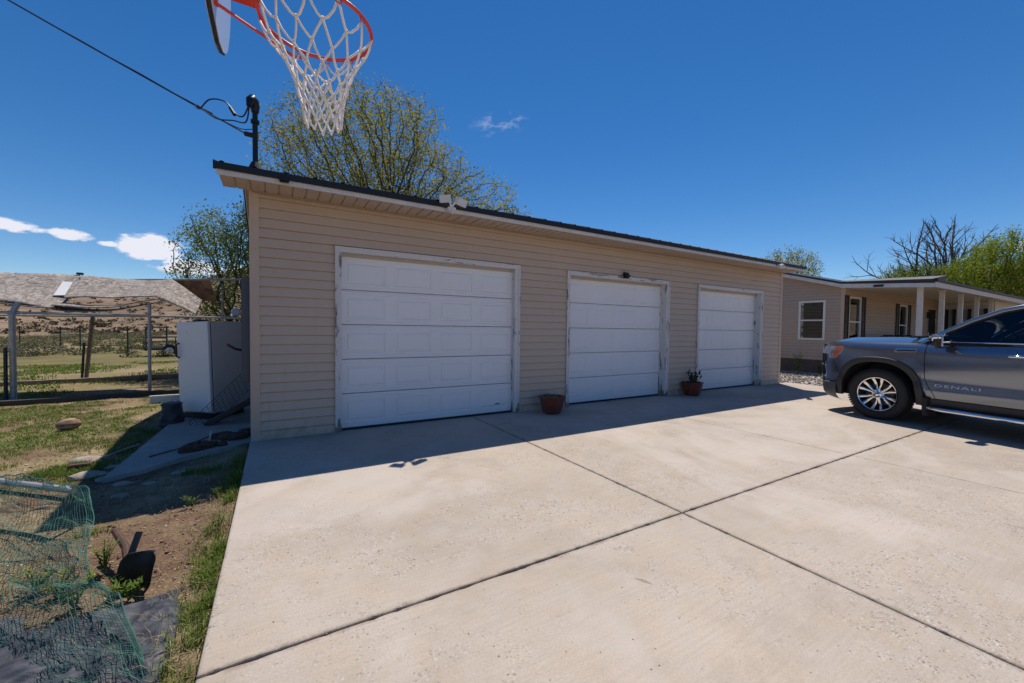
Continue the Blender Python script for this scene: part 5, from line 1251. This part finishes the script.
def grown_tree(name, label, base, lobes, n_attr, seed, leafm=None, barkm=None, step=.22, infl=1.4, kill=.42, per=6, spread=.10, size=.045, tip=.006, leaf_r=.016, trunk_z=1.6, stems=1, gap=.0, asp=.55, expo=2.12):
    """crown lobes (across, deep, height, rx, ry, rz) in metres from the base; limbs grow towards points in them"""
    rs = np.random.default_rng(seed); base = np.array(base, float); A_ = []
    vol = [l[3] * l[4] * l[5] for l in lobes]
    for l, v in zip(lobes, vol):
        k = int(n_attr * v / sum(vol)) + 5; d = rs.normal(0, 1, (k, 3)); d /= np.linalg.norm(d, axis=1, keepdims=True); d *= rs.random((k, 1)) ** .40
        p = base + vr * (l[0] + d[:, :1] * l[3]) + vf * (l[1] + d[:, 1:2] * l[4]); p[:, 2] += l[2] + d[:, 2] * l[5]; A_.append(p)
    A_ = np.concatenate(A_)
    if gap: A_ = A_[[nz(p[0], p[1], p[2], .9) > -gap for p in A_]]
    nodes = []; par = []
    for q in range(stems):
        x0 = base + vr * (q - (stems - 1) / 2) * .35 + vf * rs.normal(0, .15); prev = -1
        for z in np.arange(-.15, trunk_z, step):
            nodes.append(x0 + np.array([rs.normal(0, .02), rs.normal(0, .02), z]) + vr * (q - (stems - 1) / 2) * .25 * z); par.append(prev); prev = len(nodes) - 1
    nodes = np.array(nodes); par = list(par); act = np.ones(len(A_), bool)
    near = np.full(len(A_), 1e9); ni = np.zeros(len(A_), int); new = np.arange(len(nodes))
    for it in range(260):
        d = np.linalg.norm(A_[:, None] - nodes[None, new], axis=2); j = d.argmin(1); m_ = d[np.arange(len(A_)), j] < near; near[m_] = d[np.arange(len(A_)), j][m_]; ni[m_] = new[j[m_]]
        act &= near > kill
        if not act.any(): break
        lim = infl if (near[act] < infl).any() else 1e9
        sel = np.where(act & (near < max(lim, infl)))[0]
        if lim > 1e8: sel = np.where(act)[0]
        if len(sel) == 0: break
        acc = {}
        for q in sel:
            v = A_[q] - nodes[ni[q]]; acc.setdefault(ni[q], []).append(v / np.linalg.norm(v))
        add = []; 
        for k, vs_ in acc.items():
            v = np.mean(vs_, 0) + rs.normal(0, .11, 3); v /= np.linalg.norm(v) + 1e-9; add.append(nodes[k] + v * step); par.append(k)
        new = np.arange(len(nodes), len(nodes) + len(add)); nodes = np.concatenate([nodes, add])
        if len(nodes) > 16000: break
    n = len(nodes); kids = [[] for _ in range(n)]
    for i, p in enumerate(par):
        if p >= 0: kids[p].append(i)
    rad = np.zeros(n)
    for i in range(n - 1, -1, -1): rad[i] = tip if not kids[i] else (sum(rad[k] ** expo for k in kids[i])) ** (1 / expo) + .0001
    t = thing(name, label, 'tree', tuple(base), 0, GT); mb = MB(); mb.keep = True
    heads = [i for i in range(n) if par[i] < 0]; stack = [(h_, None) for h_ in heads]
    while stack:
        i, pr = stack.pop(); ch = ([pr] if pr is not None else []) + [i]; j = i
        while kids[j]:
            ks = sorted(kids[j], key=lambda k: -rad[k])
            for k in ks[1:]: stack.append((k, j))
            j = ks[0]; ch.append(j)
        rr_ = [rad[k] for k in ch]
        if pr is not None: rr_[0] = min(rr_[0], rad[i] * 1.3)
        P = [Vector(nodes[k]) for k in ch]
        mb.tube(P, rr_, 7 if rr_[0] > .06 else (5 if rr_[0] > .02 else 3), cap=False)
    mb.build('trunk', barkm or M_bark, t, smooth=True)
    if leafm:
        tw = nodes[(rad < leaf_r)]; f = np.array([nz(p[0], p[1], p[2], 1.5) for p in tw]); tw = np.repeat(tw, 1, axis=0)[f > -.22 - rs.random(len(tw)) * .3]
        quads_mesh('crown', leaf_cloud(tw, per, spread, size, rs, asp), leafm, t, base)
        print(label[:24], n, len(tw) * per)
    return t
grown_tree('elm_tree', 'large spring elm behind the garage roof, dark branches showing through sparse yellow green leaves', (3.9, 9.4, -.1),
           [(-1.0, 0, 7.3, 3.7, 2.8, 3.15), (1.3, 0, 7.2, 1.7, 1.6, 2.4), (3.0, 0, 6.0, 2.0, 1.5, 1.3), (-.2, 0, 5.6, 4.3, 2.2, 1.7), (4.3, 0, 5.5, 1.2, 1.0, .8)], 9000, 12, M_elm, per=10, spread=.15, size=.041, infl=.9, kill=.20, step=.14, leaf_r=.024, stems=3, gap=.25, trunk_z=1.6)
grown_tree('elm_tree', 'leafy green elm rising behind the shelter beside the garage wall', (-.75, 10.2, -.1),
           [(-.15, 0, 3.5, 1.85, 1.5, 2.1), (.9, 0, 4.1, 1.3, 1.1, 1.7)], 4200, 5, M_elm2, per=11, spread=.13, size=.038, infl=.8, kill=.17, step=.12, leaf_r=.022, stems=2, gap=.3, trunk_z=.9)
grown_tree('small_tree', 'small rounded yellow green tree above the right end of the garage roof', (35.1, 10.7, -.1),
           [(.1, 0, 6.5, 2.3, 2, 1.75), (1.3, 0, 5.9, 1.6, 1.3, 1.2), (-.3, 0, 4.8, 2, 1.6, 1.2)], 1500, 7, M_elm, per=12, spread=.18, size=.06, infl=1.3, kill=.30, step=.20, stems=2, gap=.3, trunk_z=2.5, tip=.008, leaf_r=.04)
grown_tree('willow_tree', 'bright green willow filling the right edge above the porch roof', (45.5, 2.3, -.1),
           [(1.5, 0, 6.5, 2.6, 2.2, 2.7), (-1.0, 0, 5.8, 2.1, 1.8, 1.9), (4.2, 0, 6.0, 2.6, 2, 2.6), (1, 0, 4.2, 3.5, 2, 1.6)], 3500, 3, M_willow, per=26, spread=.2, size=.06, infl=1.2, kill=.28, step=.20, stems=2, gap=.3, trunk_z=2, tip=.010, leaf_r=.032)
grown_tree('willow_tree', 'lower bright green tree over the porch roof, left of the willow', (47.5, 6.6, -.1),
           [(.2, 0, 6.2, 2.8, 2, 1.2), (-2.2, 0, 5.6, 1.4, 1.2, .9), (.3, 0, 4.6, 2.4, 1.8, 1.3)], 1500, 8, M_willow, per=26, spread=.2, size=.06, infl=1.2, kill=.30, step=.20, stems=2, gap=.3, trunk_z=2.5, tip=.010, leaf_r=.032)
vr, vf = Vector(vr), Vector(vf)
def st(a, b, z, ln, r_): d = vr * a + vf * b; return (d.x, d.y, z, ln, r_)
make_tree('leafless dark branched tree fanning out above the porch roof', (49.3, 5.0, -.1),
          [st(-.50, 0, 1, 6.3, .12), st(-.36, 0, 1.0, 6.8, .13), st(-.22, 0, 1.05, 6.6, .13), st(-.1, 0, 1.1, 7.0, .13), st(.04, 0, 1.05, 7.2, .14), st(.17, .1, 1, 7.0, .12), st(-.3, .3, .9, 6.4, .11), st(.3, .2, 1, 7.0, .12), st(.42, 0, 1, 6.6, .11), st(-.62, .1, .9, 5.8, .10), st(-.15, -.3, 1, 6.6, .11)],
          3, 21, None, 0, 0, 0, group=GT, barkm=M_deadbark, fork=(4, 5), ratio=.46, name='bare_tree', env=lambda q: q.z < 13.2)

# ---------------- sage scrub, grass, litter (uncountable) ----------------
rs = np.random.default_rng(5); rg = random.Random(6)
def put_stuff(o, lab, cat): return tag(o, lab, cat, kind='stuff')
cs_ = []; ss_ = []
for _ in range(1500):
    r_ = 25 * (110 / 25) ** (rg.random() ** .75); a = R(rg.uniform(-27, -1.5)); x, y = .26 + r_ * math.sin(a), -5.9 + r_ * math.cos(a)
    if nz(x, y, 0, .09) + .6 * nz(x, y, 4, .3) < .06: continue
    s_ = rg.uniform(.14, .5) * (1.0 + .4 * (r_ > 50)); z = gz(x, y); k = int(60 * (s_ / .5))
    d = rs.normal(0, 1, (k, 3)); d /= np.linalg.norm(d, axis=1, keepdims=True); d *= (rs.random((k, 1)) ** .4); d[:, 2] = np.abs(d[:, 2]) * .7
    cs_.append(np.array([x, y, z]) + d * s_ * np.array([1.4, 1.4, 1])); ss_.append(k)
cc = np.concatenate(cs_); put_stuff(quads_mesh('sagebrush', leaf_cloud(cc, 3, .05, .05, rs, .7), M_sage), 'dense low sage and green scrub across the pasture beyond the pen', 'scrub')
M_hsc = leafmat('hill_scrub_leaf', (.07, .065, .04), (.13, .10, .06), (.2, .15, .10), .05, .1)
# scrub dotting the hillside
cs_ = []
for _ in range(1500):
    r_ = rg.uniform(75, 330); a = R(rg.uniform(-28, 2)) if rg.random() < .7 else R(rg.uniform(60, 86)); x, y = .26 + r_ * math.sin(a), -5.9 + r_ * math.cos(a); z = gz(x, y); s_ = rg.uniform(.3, .9)
    k = 14; d = rs.normal(0, 1, (k, 3)) * np.array([.5, .5, .3]) * s_; d[:, 2] = np.abs(d[:, 2]); cs_.append(np.array([x, y, z]) + d)
put_stuff(quads_mesh('hill_scrub', leaf_cloud(np.concatenate(cs_), 2, .15, .20, rs, .8), M_hsc), 'small dark scrub dotting the far hillside', 'scrub')
def blades(pts, hmin, hmax, wid, lean, m_, name):
    pts = np.asarray(pts); n = len(pts); h = rs.uniform(hmin, hmax, n)[:, None]; a = rs.uniform(0, 2 * np.pi, n); dr = np.stack([np.cos(a), np.sin(a), 0 * a], 1); sd = np.stack([-np.sin(a), np.cos(a), 0 * a], 1)
    w_ = wid * rs.uniform(.6, 1.3, n)[:, None]; ln = rs.uniform(.1, 1, n)[:, None] * lean; up = np.array([[0, 0, 1.]])
    p0 = pts; p1 = pts + up * h * .55 + dr * h * ln * .35; p2 = pts + up * h * (1 - .35 * ln) + dr * h * ln
    q1 = np.stack([p0 - sd * w_, p0 + sd * w_, p1 + sd * w_ * .8, p1 - sd * w_ * .8], 1); q2 = np.stack([p1 - sd * w_ * .8, p1 + sd * w_ * .8, p2 + sd * w_ * .12, p2 - sd * w_ * .12], 1)
    return quads_mesh(name, np.concatenate([q1, q2]), m_)
def scatter(n, fx, test, clump=6, cr=.02):
    out = []
    while len(out) < n:
        x, y = fx()
        if not test(x, y): continue
        for _ in range(rg.randint(2, clump)):
            X, Y_ = x + rg.gauss(0, cr), y + rg.gauss(0, cr)
            if X > -.034 and -9 < Y_ < 0: continue
            out.append((X, Y_, gz(X, Y_) - .004))
    return out
# lush strip along the slab edge
pts = scatter(3400, lambda: (-abs(rg.gauss(.0, .075)) - .034, rg.uniform(-4.3, -.45)), lambda x, y: nz(x * 2, y, 3, 2.6) + .30 + .25 * (y < -2.6) > rg.random() * .9, 16, .016)
put_stuff(blades(pts, .03, .115, .0022, 1.1, M_weed, 'edge_grass'), 'green grass growing along the left edge of the driveway', 'grass')
pts = scatter(1500, lambda: (-abs(rg.gauss(.05, .18)) - .034, rg.uniform(-4.3, .0)), lambda x, y: True, 6, .02)
put_stuff(blades(pts, .03, .12, .0018, 1.5, M_dry, 'dry_edge_grass'), 'dry straw coloured grass mixed along the driveway edge', 'grass')
# patchy lawn left of the pad
def lawn(x, y): return nz(x, y, 12, 1.0) + .5 * nz(x, y, 4, 3.1) > -.10 and not (-1.22 < x < 0 and -.6 < y < 4.4)
pts = scatter(34000, lambda: (rg.uniform(-5.2, -.6), rg.uniform(-.6, 5.6)), lawn, 9, .035)
put_stuff(blades(pts, .02, .06, .0035, 1.2, M_weed, 'lawn_grass'), 'patchy green grass over the yard left of the slab', 'grass')
pts = scatter(17000, lambda: (rg.uniform(-5.2, -.1), rg.uniform(-4, 6.5)), lambda x, y: not (-1.22 < x < 0 and -.6 < y < 4.4) and nz(x, y, 7, 1.3) > -.15 and (x < -.45 or rg.random() < .15), 8, .04)
put_stuff(blades(pts, .012, .05, .0028, 2.2, M_dry, 'straw'), 'short dry straw lying over the bare dirt', 'grass')
pts = scatter(5200, lambda: (rg.uniform(-2.3, -.25), rg.uniform(-1.9, .3)), lambda x, y: nz(x, y, 22, 1.7) > .22 and not (-1.22 < x < 0 and y > -.6 and y > -.6), 10, .03)
put_stuff(blades(pts, .02, .07, .003, 1.2, M_weed, 'shade_grass'), 'green grass tufts in the garage shadow', 'grass')
pts = scatter(12000, lambda: (rg.uniform(-9, 1), rg.uniform(6, 16)), lambda x, y: nz(x, y, 31, .6) > .0, 9, .08)
put_stuff(blades(pts, .04, .10, .010, 1.2, M_weed, 'pasture_grass'), 'thin green grass in the pen and pasture', 'grass')
# wood chips, pebbles and stems over the near dirt
def chips(n, fx, smin, smax, m_, name, flat=.25):
    Q = []
    for _ in range(n):
        x, y = fx(); 
        if x > -.045 and x < 12.9 and y < 0: continue
        if -1.2 < x < 0 and y > -.5: continue
        z = gz(x, y) + .004; a = rg.uniform(0, 6.28); s_ = rg.uniform(smin, smax); t = rg.uniform(.25, .9); e = Vector((math.cos(a), math.sin(a), rg.uniform(-flat, flat))) * s_; f = Vector((-math.sin(a), math.cos(a), rg.uniform(-flat, flat))) * s_ * t
        c_ = Vector((x, y, z)); Q.append([c_ - e, c_ - f * rg.uniform(.6, 1), c_ + e, c_ + f])
    return quads_mesh(name, [[tuple(p) for p in q] for q in Q], m_)
put_stuff(chips(7500, lambda: (rg.uniform(-2.4, -.02), -4.2 + 4.2 * rg.random()), .002, .011, leafmat('wood_chip', (.12, .07, .045), (.30, .21, .14), (.60, .50, .38), 2, 0), 'wood_chips'), 'pale wood chips and stem litter over the near dirt', 'litter')
put_stuff(chips(2500, lambda: (rg.uniform(-6, -.6), rg.uniform(0, 8)), .006, .03, leafmat('yard_litter', (.18, .11, .07), (.40, .31, .2), (.6, .52, .4), 2, 0), 'yard_litter'), 'dry leaf and stem litter over the yard', 'litter')
# gravel by the house: rounded stones
ico = bmesh.new(); bmesh.ops.create_icosphere(ico, subdivisions=1, radius=1); iv = [v.co.copy() for v in ico.verts]; ifc = [[v.index for v in f.verts] for f in ico.faces]; ico.free()
m = MB()
for _ in range(2600):
    x, y = rg.uniform(12.93, 17.1), rg.uniform(-2.6, 3.6); s_ = rg.uniform(.012, .042); q = Matrix.Rotation(rg.uniform(0, 6), 3, Vector((rg.random(), rg.random(), rg.random())).normalized()); sc_ = Vector((1, rg.uniform(.6, 1), rg.uniform(.4, .7)))
    m.add([q @ Vector((v.x * s_ * sc_.x, v.y * s_ * sc_.y, v.z * s_ * sc_.z)) + Vector((x, y, -.035 + s_ * .3)) for v in iv], ifc)
m.keep = True; put_stuff(m.build('gravel_stones', leafmat('gravel_stone', (.17, .14, .12), (.36, .31, .27), (.58, .53, .48), 1, 0)), 'loose mixed gravel between the garage and the house', 'gravel')
m = MB()
for _ in range(3800):
    x, y = rg.uniform(-2.4, -.05), rg.uniform(-4.1, 2.5)
    if (-1.25 < x and y > -.62) or nz(x, y, 40, 1.4) < -.2: continue
    s_ = .003 + .016 * rg.random() ** 3; q = Matrix.Rotation(rg.uniform(0, 6), 3, Vector((rg.random(), rg.random(), rg.random())).normalized()); sc_ = Vector((1, rg.uniform(.6, 1), rg.uniform(.5, .8)))
    m.add([q @ Vector((v.x * s_ * sc_.x, v.y * s_ * sc_.y, v.z * s_ * sc_.z)) * rg.uniform(.8, 1.2) + Vector((x, y, gz(x, y) + s_ * .25)) for v in iv], ifc)
m.keep = True; put_stuff(m.build('soil_clods', leafmat('soil_clod', (.10, .06, .04), (.21, .14, .095), (.38, .30, .23), 2, 0)), 'brown clods and pebbles over the near dirt', 'soil')
# gravel crumbs at the slab surface
m = MB()
for _ in range(330):
    x, y = (rg.gauss(2.2, 1.2), rg.gauss(-2.9, .6)) if rg.random() < .6 else (rg.uniform(.1, 8), rg.uniform(-5.5, -.3))
    if not (.05 < x < 12.8 and y < -.05): continue
    s_ = rg.uniform(.0015, .005); m.add([Vector((v.x * s_, v.y * s_ * .8, v.z * s_ * .6)) + Vector((x, y, s_ * .3)) for v in iv], ifc)
m.keep = True; put_stuff(m.build('grit', M_stone), 'tiny grit scattered on the concrete', 'grit')
# weeds: individual plants near the fabric, by the house, along the shadow line
def weed(x, y, z0, n, h, sp, m_, label, group, size=.02, asp=.25, broad=False, seed=0):
    r2 = random.Random(seed); t = thing('weed', label, 'weed', (x, y, z0), 0, group); s = MB(); Q = []
    s.keep = True
    for _ in range(n):
        a = r2.uniform(0, 6.28); hh = h * r2.uniform(.55, 1.1); b = Vector((x, y, z0)); tip = b + Vector((sp * math.cos(a) * r2.uniform(.3, 1), sp * math.sin(a) * r2.uniform(.3, 1), hh)); mid = b.lerp(tip, .5) + Vector((0, 0, .12 * hh))
        s.tube([b, mid, tip], [.003, .0022, .001], 4)
        for k in range(9):
            f = .25 + .75 * k / 8; p = b.lerp(mid, f * 2) if f < .5 else mid.lerp(tip, f * 2 - 1); aa = r2.uniform(0, 6.28); d = Vector((math.cos(aa), math.sin(aa), .5)).normalized() * size * r2.uniform(.7, 1.4); w_ = d.cross(Vector((0, 0, 1))).normalized() * size * asp
            Q.append([tuple(p), tuple(p + d * .5 + w_), tuple(p + d * 1.6), tuple(p + d * .5 - w_)])
    s.build('stems', m_, t); quads_mesh('leaves', Q, m_, t, (x, y, z0)); return t
for k, (x, y, n, h, sp) in enumerate(((-.53, -2.93, 6, .10, .10), (-.68, -2.92, 8, .14, .12), (-.80, -2.72, 8, .13, .10), (-.66, -2.55, 9, .20, .09), (-.45, -2.98, 6, .10, .10), (-.93, -2.62, 7, .12, .1))):
    weed(x, y, -.09, n, h, sp, M_weed, ['green weed spreading at the foot of the black shovel blade', 'low green weed where fabric meets the netting', 'green weed poking up inside the netting', 'tallest green weed behind the shovel handle', 'flat green weed at the top edge of the black fabric', 'small green weed inside the netting left of the shovel'][k], 'weeds around the shovel and netting', .028, .22, seed=k)
for k, (x, y, h) in enumerate(((-.07, -1.35, .17), (-.20, -1.62, .10), (-.35, -1.72, .11), (-.12, -2.3, .12))):
    weed(x, y, -.08, 7, h, .07, M_weed, ['tall grass weed at the driveway edge right on the shadow line', 'short green weed in sun just below the shadow line', 'leafy weed at the tip of the garage shadow', 'green weed against the driveway edge halfway down'][k], 'weeds along the driveway edge', .02, .2, seed=20 + k)
for k, (x, y, h) in enumerate(((16.6, 2.15, .62), (16.3, 1.25, .68), (16.7, .75, .50), (15.9, 1.75, .3), (14.6, -.3, .22), (16.2, 2.4, .4))):
    weed(x, y, -.05, 13, h, .22, M_weed, ['yellow green weed by the garage corner against the house foundation', 'tallest yellow green weed against the house foundation', 'yellow green weed against the foundation nearest the truck', 'low weed in the gravel left of the middle', 'small weed in the gravel near the truck bumper', 'short weed in the gravel close to the garage corner'][k], 'weeds in the gravel by the house', .05, .35, seed=40 + k)
# dry leaves blown onto the slab
for k, (px_, py_) in enumerate(((2.065, -4.356),)):
    m = MB(); m.tube([(px_ - .025, py_ + .04, .004), (px_, py_, .007), (px_ + .02, py_ - .045, .004)], [.001, .0022, .001], 6); o = m.build('twig', M_stone); tag(o, 'small pale curled twig lying alone on the front slab', 'twig')
